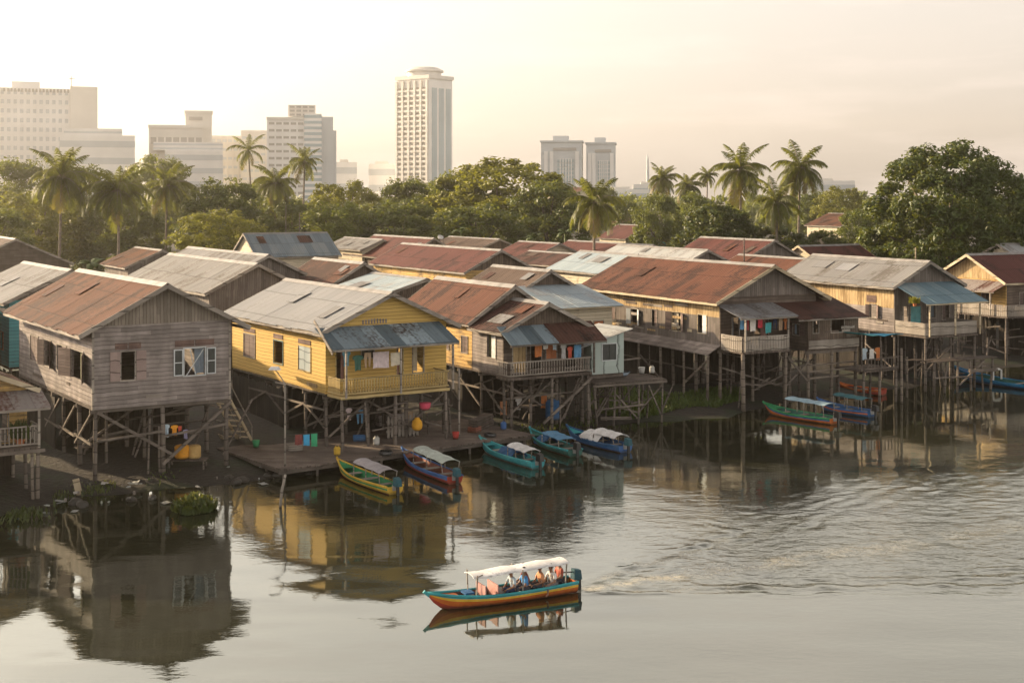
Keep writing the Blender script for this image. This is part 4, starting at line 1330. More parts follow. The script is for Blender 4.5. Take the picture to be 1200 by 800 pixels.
def crown_points(seed, rx, z0, z1, nclump, per, spread=.24, dome=.75):
    """leaf positions: twiggy clumps packed over a broad uneven dome down to the skirts, sparser inside"""
    r = np.random.default_rng(seed)
    C, Nn, cl = [], [], []
    hz_ = (z1 - z0)
    zc_ = z0 + hz_ * .36
    lob = r.uniform(.88, 1.06, 8) if dome < .9 else r.uniform(.96, 1.04, 8); lob2 = r.uniform(.90, 1.04, 6) if dome < .9 else r.uniform(.96, 1.03, 6)
    for i in range(nclump):
        th = r.uniform(0, 2 * math.pi); u = r.uniform(-.75, 1)
        depth = r.uniform(.84, 1.0) if r.random() < .84 else r.uniform(.3, .8)
        k = lob[int(th / (2 * math.pi) * 8) % 8] * lob2[int((u + 1) * 2.9) % 6]
        rad = max(.03, 1 - abs(u) ** 2.9) ** .5
        up = (hz_ * .64 if u > 0 else hz_ * .40) * (.93 + .07 * k)
        cr = rx * spread * r.uniform(.6, 1.2)
        c = np.array([math.cos(th) * rad * (rx - cr * .6) * depth * k, math.sin(th) * rad * (rx - cr * .6) * depth * k, zc_ + u * (up - cr * .5) * depth])
        cl.append((c, cr))
        q = r.normal(0, 1, (per, 3)); q /= np.linalg.norm(q, axis=1)[:, None]
        rr = cr * r.uniform(.3, 1.05, per) ** .6
        P = c + q * rr[:, None] * np.array([1, 1, .8])
        C.append(P); Nn.append(q + np.array([0, 0, .5]))
    return np.concatenate(C), np.concatenate(Nn), cl


def trunk_mesh(name, zc, cl, seed, r0=.32):
    rnd = random.Random(seed)
    mb = MB()
    top = zc * .55
    mb.tube([(0, 0, -.4), (.1, .05, top * .4), (rnd.uniform(-.3, .3), rnd.uniform(-.3, .3), top), (rnd.uniform(-.5, .5), 0, zc)], [r0 * 1.25, r0, r0 * .8, r0 * .35], 9)
    for c, cr in rnd.sample(cl, min(12, len(cl))):
        b = Vector((.05, .05, top * rnd.uniform(.75, 1.1)))
        e = Vector(c)
        m = b.lerp(e, .5) + Vector((0, 0, rnd.uniform(-.5, .8)))
        mb.tube([b, m, e], [r0 * .42, r0 * .26, r0 * .1], 6)
    o = mb.build(name, M['bark'], smooth=True)
    me = o.data
    bpy.data.objects.remove(o)
    return me


VAR = []
for i, (nc, per, sp, z0, ls) in enumerate([(170, 105, .20, 1.0, .46), (140, 115, .23, .6, .5), (210, 85, .17, 1.2, .44), (130, 115, .24, .8, .5)]):
    P, N_, cl = crown_points(40 + i, 6.0, z0, 15.0, nc, per, sp)
    VAR.append((leaf_mesh('crown', P, N_, ls, 60 + i, M[('leaf', 'leaf_deep', 'leaf_gold', 'leaf')[i]]), trunk_mesh('trunk', 9, cl, i)))
P, N_, cl = crown_points(91, 6.0, .2, 15.0, 620, 95, .135, .96)
BIGV = (leaf_mesh('crown', P, N_, .33, 92, M['leaf_dark']), trunk_mesh('trunk', 9, cl, 9, .5))
P, N_, cl = crown_points(95, 6.0, .0, 15.0, 190, 100, .18)
BUSHV = (leaf_mesh('crown', P, N_, .5, 96, M['leaf_dark']), trunk_mesh('trunk', 8, cl, 10, .2))
GT = 'trees behind the rooftops'


def tree(label, px, py, wpx, Y, var, group=GT, base=1.0, rot=None, name='broadleaf_tree', cat='tree'):
    X = (px - 600) / F * Y
    zt = H - (py - HZ) / F * Y
    Wm = wpx * 1.12 / F * Y
    V_ = VAR[var] if isinstance(var, int) else var
    t = thing(name, label, cat, (X, Y, base), random.uniform(0, 6.28) if rot is None else rot, group)
    t.scale = (Wm / 12.2, Wm / 12.2, (zt - base) / 15.2)
    for nm, me_ in (('crown', V_[0]), ('trunk', V_[1])):
        o = bpy.data.objects.new(nm, me_); COL.objects.link(o); o.parent = t
    return t


tree('great dark round tree on the right, the largest crown in view', 1112, 161, 178, 135, BIGV, None, name='rain_tree')
tree('second dark crown at the right edge, behind the great round tree', 1195, 212, 100, 150, BIGV, None, name='rain_tree')
tree('round sunlit bush tree with yellow-green top behind the white roof', 838, 236, 110, 165, BUSHV, name='bushy_tree')
tree('dark bushy tree filling the gap under the two tall palms', 905, 262, 110, 168, BUSHV, name='bushy_tree')
tree('dark bush between the tall palms and the far pinkish roof', 962, 268, 70, 160, BUSHV, name='bushy_tree')
tree('low dark bush at the left foot of the great round tree', 1008, 282, 60, 150, BUSHV, name='bushy_tree')
tree('tallest broad tree of the central grove, left of the twin towers', 588, 178, 165, 215, 2)
tree('broad tree at the right end of the central grove, beside the coconut palm', 640, 208, 100, 200, 1)
tree('central grove tree just right of the tall round-topped tower', 535, 196, 105, 220, 0)
tree('central grove tree standing below the tall tower', 482, 203, 95, 225, 0)
tree('low front tree in the middle of the central grove', 560, 232, 120, 190, 3)
tree('low front tree at the left of the central grove', 470, 232, 110, 195, 1)
tree('rounded tree between the central grove and the slender palm', 405, 206, 100, 230, 2)
tree('low tree above the blue-grey roof, right of the slender palm', 395, 230, 100, 195, 3)
tree('bushy yellow-lit tree in front of the left palms, above the wide zinc roof', 262, 205, 105, 190, 1)
tree('low round tree behind the small lamp mast on the left', 255, 240, 110, 170, 2)
tree('flat-topped umbrella tree between the left palms', 185, 174, 90, 300, 3)
tree('broad tree under the hotel block at the left edge', 15, 180, 110, 260, 0)
tree('tree between the hotel podium and the tallest left palm', 95, 190, 100, 270, 1)
tree('low tree at the foot of the tallest left palm', 45, 215, 120, 200, 2)
tree('low tree behind the small orange rusted roof', 140, 222, 110, 205, 3)
tree('golden hazy tree behind the slender palms, left of the tower pair', 310, 207, 90, 260, 0)
tree('low tree below the office tower pair', 340, 232, 95, 200, 1)
tree('dark low tree at the left edge over the dark roof', -15, 236, 110, 175, 0)
tree('small hazy tree between the twin towers and the thin spire', 732, 226, 40, 300, 3)
tree('hazy tree cluster below the thin spire', 770, 222, 60, 240, 0)
tree('hazy round tree among the small distant palms', 812, 222, 60, 245, 1)
tree('pale distant tree right of the two tall palms', 985, 214, 60, 330, 2)
tree('light green tree beside the far pinkish roof', 1008, 240, 60, 230, 3)
tree('tree behind the terracotta hall roof', 712, 216, 40, 380, 0)
tree('pale distant tree between the tall palms and the pale tree', 955, 222, 50, 340, 1)

# far woodland: nobody could count it
r = np.random.default_rng(8)
Cs, Ns = [], []
for i in range(330):
    Yd = r.uniform(420, 640); px = r.uniform(-80, 1300)
    rx_ = r.uniform(5, 9); zt = r.uniform(9, 15)
    P, N_, cl = crown_points(1000 + i, rx_, 1.0, zt, 14, 16, .34)
    P = P + np.array([(px - 600) / F * Yd, Yd, 0])
    Cs.append(P); Ns.append(N_)
me = leaf_mesh('far_woodland', np.concatenate(Cs), np.concatenate(Ns), 2.1, 5, M['leaf'])
o = bpy.data.objects.new('far_woodland', me); COL.objects.link(o); tag(o, 'continuous belt of hazy woods along the horizon below the city', kind='stuff')
# undergrowth between houses and trees
Cs, Ns = [], []
for i in range(170):
    px = r.uniform(-60, 1290); Yd = r.uniform(150, 215)
    rx_ = r.uniform(1.6, 3.4)
    P, N_, cl = crown_points(3000 + i, rx_, .4, r.uniform(3, 5.2), 9, 34, .38)
    Cs.append(P + np.array([(px - 600) / F * Yd, Yd, .4])); Ns.append(N_)
me = leaf_mesh('undergrowth', np.concatenate(Cs), np.concatenate(Ns), .55, 6, M['leaf_dark'])
o = bpy.data.objects.new('undergrowth', me); COL.objects.link(o); tag(o, 'dense dark undergrowth below the trees behind the roofs', kind='stuff')


# ------------------------------------------------------------------ palms
def frond_mesh(L, droop, rise, seed, nl=58):
    rnd = random.Random(seed)
    mb = MB()
    pts = []
    ang = rise; x = z = 0.0
    n = 14
    for i in range(n + 1):
        pts.append(Vector((x, 0, z)))
        x += L / n * math.cos(ang); z += L / n * math.sin(ang)
        ang -= droop / n * (1 + i / n)
    mb.tube(pts, [.05 * (1 - .85 * i / n) for i in range(n + 1)], 4, 1)
    for i in range(nl):
        f = .1 + .9 * i / nl
        k = f * n; a = int(min(k, n - 1)); p = pts[a].lerp(pts[min(a + 1, n)], k - a)
        d = (pts[min(a + 1, n)] - pts[a]).normalized()
        ll = L * .235 * math.sin(math.pi * min(1, .18 + f * .78)) * rnd.uniform(.85, 1.1)
        for sg in (-1, 1):
            hang = rnd.uniform(.25, .95)
            tip = p + d * ll * .55 + Vector((0, sg * ll * .75, -ll * hang))
            mid = p.lerp(tip, .5) + Vector((0, 0, ll * .12))
            wv = d * (.045 + .02 * rnd.random())
            mb.face([p - wv * .5, mid - wv * .9, mid + wv * .6, p + wv * .6])
            mb.face([mid - wv * .9, tip, mid + wv * .6])
    o = mb.build('frond', [M['leaf_palm'], M['palm_bark']], fix=False)
    me_ = o.data
    bpy.data.objects.remove(o)
    return me_


FR = {k: [frond_mesh(4.0, d, a, 10 + i + 7 * j) for i in range(2)] for j, (k, d, a) in enumerate((('up', .75, 1.2), ('mid', 1.25, .65), ('low', 1.25, .05), ('hang', .9, -.55)))}
GP = 'coconut palms above the rooftops'


M['leaf_dead'] = leafmat('dry_palm_leaflets', (.12, .085, .02), (.26, .19, .05), .4)
for i in range(2):
    me_ = FR['hang'][i].copy(); me_.materials[0] = M['leaf_dead']; FR.setdefault('dry', []).append(me_)


def palm(label, px, py, wpx, Y, lean=0.0, seed=1, n=(7, 11, 11, 7), base=1.0):
    rnd = random.Random(seed)
    c = atY(px, py, Y)
    hgt = c.z - base
    fl = wpx / F * Y / 2 / 3.15
    bx = -lean * hgt
    t = thing('coconut_palm', label, 'palm tree', (c.x + bx, Y, base), 0, GP)
    mb = MB()
    pts = [(0, 0, -.4), (-bx * .15, 0, hgt * .35), (-bx * .55, .1, hgt * .7), (-bx, 0, hgt)]
    mb.tube(pts, [.24, .16, .14, .13], 8)
    mb.build('trunk', M['palm_bark'], t, smooth=True)
    mb = MB()
    for i in range(6):
        a = i * 1.05 + seed
        cc = Vector((-bx + .28 * math.cos(a) * fl, .28 * math.sin(a) * fl, hgt - .3))
        mb.tube([cc + Vector((0, 0, .16)), cc + Vector((0, 0, .06)), cc - Vector((0, 0, .1)), cc - Vector((0, 0, .17))], [.05, .13, .13, .04], 6)
    mb.build('coconuts', M['bark'], t, smooth=True)
    for kind, cnt in zip(('up', 'mid', 'low', 'hang', 'dry'), (*n, rnd.choice((1, 2, 3, 4)))):
        off = rnd.uniform(0, 6.28)
        for i in range(cnt):
            o = bpy.data.objects.new('frond', rnd.choice(FR[kind])); COL.objects.link(o); o.parent = t
            o.location = (-bx, 0, hgt)
            o.rotation_euler = (rnd.uniform(-.25, .25), rnd.uniform(-.14, .14), off + 6.283 * i / cnt + rnd.uniform(-.25, .25))
            s = fl * rnd.uniform(.72, 1.1); o.scale = (s, s, s)
    return t


palm('tallest palm on the left, below the hotel podium', 72, 208, 84, 150, .02, 1)
palm('second left palm, rising over the small orange rusted roof', 138, 224, 82, 148, -.01, 2)
palm('hazy palm right of the two big left palms', 196, 218, 66, 190, .02, 3)
palm('thin scraggly palm with sparse fronds below the office blocks', 291, 176, 46, 240, -.04, 4, (3, 4, 3, 1))
palm('palm with drooping crown left of the slender tall palm', 323, 215, 56, 200, .01, 5)
palm('slender tall palm in front of the office tower pair', 357, 190, 46, 215, .02, 6, (5, 7, 6, 3))
palm('big spreading coconut palm right of the central grove', 697, 238, 76, 150, .01, 7, (7, 10, 9, 4))
palm('left one of the two tall palms behind the maroon roof', 868, 200, 76, 170, .0, 8, (5, 9, 10, 6))
palm('right one of the two tall palms, standing behind the shorter palm', 938, 197, 72, 175, .02, 9, (5, 9, 10, 6))
palm('shorter golden palm in front of the two tall palms', 910, 238, 66, 160, -.01, 10, (6, 8, 8, 7))
palm('small distant palm right of the thin spire', 776, 210, 42, 260, .02, 11)
palm('small distant palm between the spire palms', 806, 218, 40, 250, .0, 12)
palm('tiniest distant palm, left of the tall palms', 829, 206, 26, 290, .01, 13)

def banana(label, px, py, wpx, Y, seed):
    rnd = random.Random(seed)
    c = atY(px, py, Y)
    t = thing('banana_plant', label, 'banana plant', (c.x, Y, 1.0), 0, 'banana plants behind the roofs')
    hgt = c.z - 1.0
    mb = MB(); mb.tube([(0, 0, -.2), (.05, 0, hgt * .5), (0, 0, hgt)], [.2, .15, .08], 7); mb.build('stem', M['leaf_banana'], t, smooth=True)
    L = wpx / F * Y / 2
    for i in range(9):
        a = rnd.uniform(0, 6.28); up = rnd.uniform(.5, 1.35)
        mb = MB(); P = []
        x, z, an = 0, hgt * .95, up
        for k in range(8):
            wd = .32 * L * .55 * math.sin(math.pi * (k + .4) / 7.9)
            P.append([(x * math.cos(a) - s * wd * math.sin(a), x * math.sin(a) + s * wd * math.cos(a), z - abs(s) * wd * .3) for s in (-1, 0, 1)])
            x += L / 7 * math.cos(an); z += L / 7 * math.sin(an); an -= .28
        mb.sheet(P, .012)
        mb.build('leaf', M['leaf_banana'], t)
    return t


banana('banana plant behind the small orange rusted roof on the left', 108, 308, 44, 118, 1)
banana('left banana plant below the central grove', 627, 276, 30, 160, 2)
banana('banana plant between the central grove and the coconut palm', 662, 270, 30, 162, 3)
banana('banana plant behind the brown roof and thin mast', 540, 268, 26, 172, 4)

# ------------------------------------------------------------------ city
def tower_mat(name, col, rough=.6): 
    if name not in M: M[name] = plain(name, col, rough, .06, .05)
    return M[name]


CW = tower_mat('pale_concrete', (.80, .79, .77)); CB = tower_mat('beige_concrete', (.70, .67, .62)); CG = tower_mat('grey_concrete', (.54, .57, .59))  # pale colours stand in for part of the haze over the city
GB_ = tower_mat('blue_grey_facade_glass', (.34, .43, .47), .25); GD = tower_mat('haze_paled_dark_glass', (.37, .35, .33), .3)

GDS = [GD, tower_mat('haze_paled_bronze_glass', (.35, .31, .27), .3), tower_mat('haze_paled_glass', (.43, .44, .44), .25)]  # these glass colours are lightened to paint in the haze fade


def block(root, x0, x1, y0, y1, z0, z1, mat, floors=0, glass=None, piers=(0, 0), name='body', inset=.02, pierw=.9, frac=.5, cap=None, piermat=None):
    mb = MB(); mb.box(x0, x1, y0, y1, z0, z1); b = mb.build(name, mat, root)
    if floors:
        dz = (z1 - z0) / floors
        for i in range(floors):
            za = z0 + dz * (i + .28); zb = za + dz * frac
            mb = MB()
            mb.box(x0 - .12, x1 + .12, y0 - .12, y1 + .12, za, zb)
            mb.build('window_band', glass or random.Random(i * 7 + int(x1)).choice(GDS), b)
    for k, (a0, a1, fixed) in enumerate(((x0, x1, y0), (y0, y1, x0))):
        n = piers[k]
        for i in range(n + 1 if n else 0):
            c = a0 + (a1 - a0) * i / n
            mb = MB()
            if k == 0: mb.box(c - pierw / 2, c + pierw / 2, y0 - .6, y0 - .01, z0, z1)
            else: mb.box(x0 - .6, x0 - .01, c - pierw / 2, c + pierw / 2, z0, z1)
            mb.build('pier', piermat or mat, b)
    if cap:
        mb = MB(); mb.box(x0 - cap, x1 + cap, y0 - cap, y1 + cap, z1 + .01, z1 + 1.6); mb.build('cornice', mat, b)
    return b


def tower(name, label, px, Y, rz, cat='tower', group=None):
    X = (px - 600) / F * Y
    if cat == 'building': rz += math.degrees(math.atan((600 - px) / F)) * .92        # these are turned to face the camera
    t = thing(name, label, cat, (X, Y, 1.0), R(rz), group)
    return t


def zpy(py, Y): return H - (py - HZ) / F * Y - 1.0


GC = 'city buildings beyond the trees'
# round topped tower
Y = 900; k = Y / F
t = tower('apartment_tower', 'tallest round-topped tower with balconied sunlit side', 503, Y, 50, 'tower', GC)
zt = zpy(92, Y)
b = block(t, 0, 22.5, 0, 30, 0, zt, CW, 0)
n = 24
for i in range(n):
    z = 4 + (zt - 8) * i / n
    mb = MB(); mb.box(-.12, -.01, 1.5, 28.5, z, z + 1.9); mb.build('window_band', GDS[(i * 5) % 3], b)
    mb = MB()
    for q in range(5): mb.box(-1.5, -.13, 2.2 + q * 5.6, 5.6 + q * 5.6, z - .9, z + .35)
    mb.build('balcony', CB, b)
for q in range(6):
    mb = MB(); mb.box(-1.7, -.14, .3 + q * 5.6, 1.9 + q * 5.6, 0, zt - 1); mb.build('pier', CB, b)
for q in range(3):
    mb = MB(); mb.box(2.5 + q * 6.8, 7.2 + q * 6.8, -.3, -.01, 2, zt - 6); mb.build('glass_strip', GB_, b)
mb = MB(); mb.box(-1.2, 23.2, -.9, 30.7, zt + .01, zt + 2.4); mb.build('cornice', CB, b)
mb = MB(); mb.tube([(11, 15, zt + 2.4), (11, 15, zt + 5.5)], [11.5, 11.5], 32); mb.tube([(11, 15, zt + 5.52), (11, 15, zt + 6.5), (11, 15, zt + 8.5)], [13, 13, 9], 32)
mb.build('roof_drum', CB, t)
# twin towers
for j, (a, bb, tp, mid) in enumerate(((634, 682, 167, 'left one of the pale twin towers, slightly wider'), (687, 721, 169, 'right one of the pale twin towers, narrower'))):
    Y = 760; k = Y / F
    t = tower('office_tower', mid + ', standing over the terracotta roof', a, Y, -5, 'tower', GC)
    W_ = (bb - a) * k; zt = zpy(tp, Y)
    b = block(t, 0, W_, 0, 18, 0, zt, CG, 0)
    for i in range(13):
        z = 3 + (zt - 12) * i / 13
        mb = MB(); mb.box(W_ * .40, W_ * .80, -.5, -.01, z, z + (zt - 12) / 13 * .72); mb.build('window_band', GB_, b)
    for x in (.12, .26, .88):
        mb = MB(); mb.box(W_ * x - 1, W_ * x + 1, -.6, -.02, 0, zt - 5); mb.build('pier', CW, b)
    for x in (.47, .54, .61, .68, .74):
        mb = MB(); mb.box(W_ * x - .25, W_ * x + .25, -.8, -.51, 0, zt - 9); mb.build('mullion', CW, b)
    mb = MB(); mb.box(W_ * .3, W_ * .86, -.5, -.01, zt - 4.6, zt - 3.0); mb.build('sign_band', GD, b)
    mb = MB(); mb.box(-.6, W_ + .6, -.8, 18.6, zt + .01, zt + 1); mb.build('cornice', CG, b)
    mb = MB(); mb.box(W_ * .28, W_ * .66, 4, 14, zt + 1.01, zt + 3.8); mb.build('plant_room', CG, b)
# office pair
Y = 720; k = Y / F
t = tower('office_block', 'pale stepped office block pair behind the slender palm', 314, Y, 0, 'building', GC)
b = block(t, 0, 19, 2, 26, 0, zpy(140, Y), CW, 14, GD, (5, 3), frac=.35)
mb = MB(); mb.box(-.8, 19.5, 1.2, 26.5, zpy(140, Y) + .01, zpy(137, Y)); mb.build('cornice', CB, b)
b = block(t, 19.05, 28, 0, 24, 0, zpy(133, Y), CW, 18, GB_, (0, 0), frac=.5)
block(t, 11, 24.5, 6, 20, zpy(136, Y), zpy(122, Y), CB, 3, GD, (4, 0), name='upper_block')
b = block(t, 28.05, 34.2, 3, 26, 0, zpy(136, Y), CG, 0)
block(t, 34.25, 36, 5, 24, 0, zpy(152, Y), CG, 0)
# office cluster
t = tower('office_block', 'pale office cluster with a square tower and striped terraces behind the left palms', 175, Y, 0, 'building', GC)
b = block(t, 0, 27.5, 8, 30, 0, zpy(149, Y), CB, 4, GD, (7, 0), frac=.3, cap=.8)
b = block(t, 18.5, 32.5, 12, 34, 0, zpy(131, Y), CB, 0, cap=.5)
mb = MB(); mb.box(20.5, 27.5, 11.5, 11.99, zpy(139, Y), zpy(135, Y)); mb.build('sign_band', GD, b)
block(t, 8, 38, 2, 7.9, 0, zpy(176, Y), CW, 5, CG, (0, 0), frac=.4, name='terrace')
block(t, 2, 38, 4, 8, zpy(176, Y) + .02, zpy(166, Y), CW, 2, CG, (0, 0), frac=.4, name='terrace')
t = tower('office_block', 'low hazy office block between the square tower and the tower pair', 247, 800, 0, 'building', GC)
block(t, 0, 19, 0, 20, 0, zpy(159, 800), CB, 9, CG, (6, 0), frac=.3)
t = tower('office_block', 'narrow hazy block right of the scraggly palm', 283, 790, 0, 'building', GC)
block(t, 0, 14, 0, 20, 0, zpy(156, 790), CB, 10, CG, (4, 0), frac=.3, cap=.4)
# hotel
Y = 700; k = Y / F
t = tower('hotel_block', 'long slab hotel with a roof mast at the left edge of the skyline', -40, Y, 0, 'building', GC)
W_ = 148 * k
b = block(t, 0, W_ - 14, 2, 24, 0, zpy(101, Y), CW, 14, CG, (16, 0), frac=.45, pierw=1.5)
block(t, W_ - 13.9, W_, 0, 24, 0, zpy(98, Y), CB, 0)
for i in range(20):
    mb = MB(); mb.box(18 + i * 1.75, 19 + i * 1.75, 1.3, 1.99, zpy(106, Y), zpy(102, Y)); mb.build('parapet_opening', GD, b)
block(t, 22, 36, 5, 20, zpy(101, Y) + .02, zpy(93, Y), CW, 0, name='plant_room')
mb = MB(); mb.tube([(W_ - 13, 8, zpy(99, Y)), (W_ - 13, 8, zpy(84, Y))], .3, 6); mb.bar((W_ - 14.5, 8, zpy(88, Y)), (W_ - 11, 8, zpy(87, Y)), .4); mb.build('mast', M['steel'], t)
t = tower('podium_block', 'low striped white podium in front of the slab hotel', 70, 660, 0, 'building', GC)
block(t, 0, 35, 0, 20, 0, zpy(158, 660), CW, 5, CG, (0, 0), frac=.38)
block(t, 2, 29, 1, 18, zpy(158, 660) + .02, zpy(150, 660), CW, 1, CG, (0, 0), frac=.3, name='upper_block')
for lb, a, bb, py, Y in (('low pale roofline left of the tall tower', 432, 470, 192, 950), ('tiny pale block right of the office tower pair', 393, 418, 190, 1000),
                         ('low hazy building between the twin towers and the spire', 742, 786, 216, 640), ('small hazy house row right of the tall palms', 938, 1000, 212, 700), ('low pale building below the spire', 705, 760, 222, 520)):
    k = Y / F
    t = tower('low_building', lb, a, Y, 0, 'building', GC)
    block(t, 0, (bb - a) * k, 0, 14, 0, zpy(py, Y), CW, 3, CG, (0, 0), frac=.4)
    block(t, (bb - a) * k * .2, (bb - a) * k * .6, 2, 12, zpy(py, Y) + .02, zpy(py - 3, Y), CB, 0, name='plant_room')
# spire
t = tower('spire', 'thin needle-like spire on the horizon right of the twin towers', 759, 800, 0, 'spire')
mb = MB(); zt = zpy(180, 800); mb.tube([(0, 0, 0), (0, 0, zt * .55), (0, 0, zt * .9), (0, 0, zt)], [1.3, 1.0, .6, .1], 10); mb.build('shaft', CG, t)
mb = MB(); mb.tube([(0, 0, zt * .3), (0, 0, zt * .33), (0, 0, zt * .36)], [1.4, 2.2, 1.2], 10); mb.build('gallery', CG, t)

# ------------------------------------------------------------------ boats
def boat(name, label, stern, bow, beam, cols, canopy=None, motor='black', benches=3, group='small boats moored along the bank', rise=.34, free=.29, over=.5, deckcol=None, incol=None):
    """cols: bottom, band, gunwale, second band.  Local x runs from the stern to the bow, z = 0 is the waterline."""
    s, b = Vector((stern.x, stern.y, 0)), Vector((bow.x, bow.y, 0))
    d = b - s; L = d.length + over
    t = thing(name, label, 'boat', s, math.atan2(d.y, d.x), group)
    n = 22; rows = 7

    def prof(f):                                  # f 0 stern .. 1 bow
        bw = beam / 2 * (.70 + .30 * math.sin(min(1, f / .45) * math.pi / 2)) if f < .45 else beam / 2 * max(.02, (1 - ((f - .45) / .55) ** 2.1))
        sh = free + .06 * (1 - f) ** 2 + rise * max(0, (f - .35) / .65) ** 2.6
        ke = -.14 + (sh + .10) * max(0, (f - .78) / .22) ** 2.2
        return bw, sh, ke

    def ring(f, ins=0.0, floor_=None):
        bw, sh, ke = prof(f)
        out = []
        for j in range(rows + 1):
            q = j / rows
            hw = max(.004, bw * (math.sin(min(1, q * 1.15 + .08) * math.pi / 2) ** .8) * (1 + .06 * q) - ins)
            z = ke + (sh - ke) * q ** 1.15
            out.append((f * L, hw, z))
        return out

    R_ = [ring(i / n) for i in range(n + 1)]
    mb = MB()
    matrow = [0, 0, 0, 1, 1, 2, 3]
    for sg in (1, -1):
        base = len(mb.v)
        for rg in R_:
            for x, y, z in rg: mb.v.append((x, sg * y, z))
        for i in range(n):
            for j in range(rows):
                a = base + i * (rows + 1) + j
                mb.f.append((a, a + 1, a + rows + 2, a + rows + 1)); mb.m.append(matrow[j])
    tr = [(0, y, z) for x, y, z in R_[0]]
    mb.face(tr + [(0, -y, z) for _, y, z in reversed(R_[0])], 1)
    kl = [(x, y, z) for x, y, z in [r_[0] for r_ in R_]]
    for i in range(n):
        a, c = kl[i], kl[i + 1]
        mb.face([a, c, (c[0], -c[1], c[2]), (a[0], -a[1], a[2])], 0)
    mb.build('hull', [cols[0], cols[1], cols[3] if len(cols) > 3 else cols[1], cols[2]], t, smooth=False)
    mb = MB()
    for sg in (1, -1):
        pts = [(f * L, sg * max(.004, prof(f)[0] * 1.07), prof(f)[1]) for f in [i / n for i in range(n + 1)]]
        mb.tube(pts, .045, 6)
    mb.build('gunwale', cols[2], t, smooth=True)
    inn = incol or cols[1]
    mb = MB()                                     # inner skin and sole
    for i in range(n - 1):
        fa, fb = i / n + .012, (i + 1) / n + .012
        for sg in (1, -1):
            P = []
            for f in (fa, fb):
                bw, sh, ke = prof(f)
                zf_ = max(.06, ke + .14)
                P.append([(f * L, sg * max(.003, bw * 1.02 - .03), sh - .01), (f * L, sg * max(.002, bw * .82 - .04), zf_), (f * L, 0, zf_)])
            mb.face([P[0][0], P[1][0], P[1][1], P[0][1]]); mb.face([P[0][1], P[1][1], P[1][2], P[0][2]])
    mb.build('inner_planking', inn, t, fix=False)
    mb = MB()                                     # foredeck
    fs = [.80, .85, .9, .95, .99]
    P = [[(f * L, s_ * max(.004, prof(f)[0] * 1.0 - .01), prof(f)[1] - .03 + (.03 if s_ == 0 else 0)) for s_ in (-1, 0, 1)] for f in fs]
    mb.sheet(P, .03); mb.build('foredeck', deckcol or cols[1], t)
    for i in range(benches):
        f = .2 + .5 * i / max(1, benches - 1)
        bw, sh, ke = prof(f)
        mb = MB(); mb.box(f * L - .12, f * L + .12, -bw + .03, bw - .03, .22, .26); mb.build('bench', M['trim'], t)
    mb = MB(); P = prof(1.0); mb.bar((L - .1, 0, P[1] - .1), (L + .09, 0, P[1] + .06), .07, .1); mb.build('stem_post', cols[2], t)
    if canopy:
        f0, f1, hz_, m_, arch = canopy[:5]
        wd = beam * .47
        mb = MB(); P = []
        for i in range(9):
            f = f0 + (f1 - f0) * i / 8
            P.append([(f * L, wd * math.sin(q), hz_ - arch * (1 - math.cos(q)) - .02 * math.sin(i * 2.1) - .16 * (i / 8) * (L > 4.9 and motor is None) + .05 * (i / 8)) for q in [(-1.1 + 2.2 * k / 8) for k in range(9)]])
        mb.sheet(P, .025)
        mb.build('canopy', m_, t)
        zc = hz_ - arch * (1 - math.cos(1.2))
        for f in (f0 + .02, (f0 + f1) / 2, f1 - .02):
            for sg in (1, -1):
                bw = prof(f)[0]
                mb = MB(); mb.bar((f * L, sg * (bw - .05), prof(f)[1] - .05), (f * L, sg * wd * .93, zc), .035); mb.build('canopy_post', M['trim'] if len(canopy) < 6 else canopy[5], t)
    if motor:
        mm = M['black'] if motor == 'black' else paint(*motor)
        mb = MB()
        mb.hexa([(-.42, -.13, .40), (-.06, -.15, .40), (-.06, .15, .40), (-.42, .13, .40), (-.38, -.10, .72), (-.08, -.13, .76), (-.08, .13, .76), (-.38, .10, .72)])
        mo = mb.build('outboard_motor', mm, t)
        mb = MB(); mb.bar((-.24, 0, .4), (-.26, 0, -.35), .12, .09); mb.build('motor_leg', M['black'], mo)
        mb = MB(); mb.bar((-.1, 0, .55), (.4, .08, .6), .035); mb.build('tiller', M['black'], mo)
        mb = MB(); mb.box(-.08, .02, -.14, .14, .18, .42); mb.build('bracket', M['steel'], mo)
    t['L'] = L
    return t, prof, L


P_ = paint
C_or, C_rd, C_ye, C_te, C_bl = P_('orange', (.50, .13, .022)), P_('red', (.34, .045, .028)), P_('yellow', (.62, .40, .05)), P_('turquoise', (.045, .33, .37)), P_('blue', (.05, .14, .36))
C_gr, C_dg, C_br, C_wh, C_db = P_('green', (.035, .27, .11)), P_('dark green', (.03, .13, .11)), P_('brick', (.25, .09, .06)), P_('white', (.68, .68, .66)), P_('deep blue', (.025, .11, .26))
C_lb, C_aq, C_pk = P_('light blue', (.16, .32, .46)), P_('aqua', (.08, .42, .45)), P_('faded pink', (.5, .27, .24))
T_wh, T_gy, T_lt = P_('canopy white', (.72, .72, .72), .5), P_('canopy grey', (.36, .34, .36), .6), P_('canopy pale green', (.46, .52, .48), .5)
T_bl, T_ste = P_('canopy blue', (.10, .25, .42), .5), P_('canopy steel blue', (.26, .38, .46), .5)

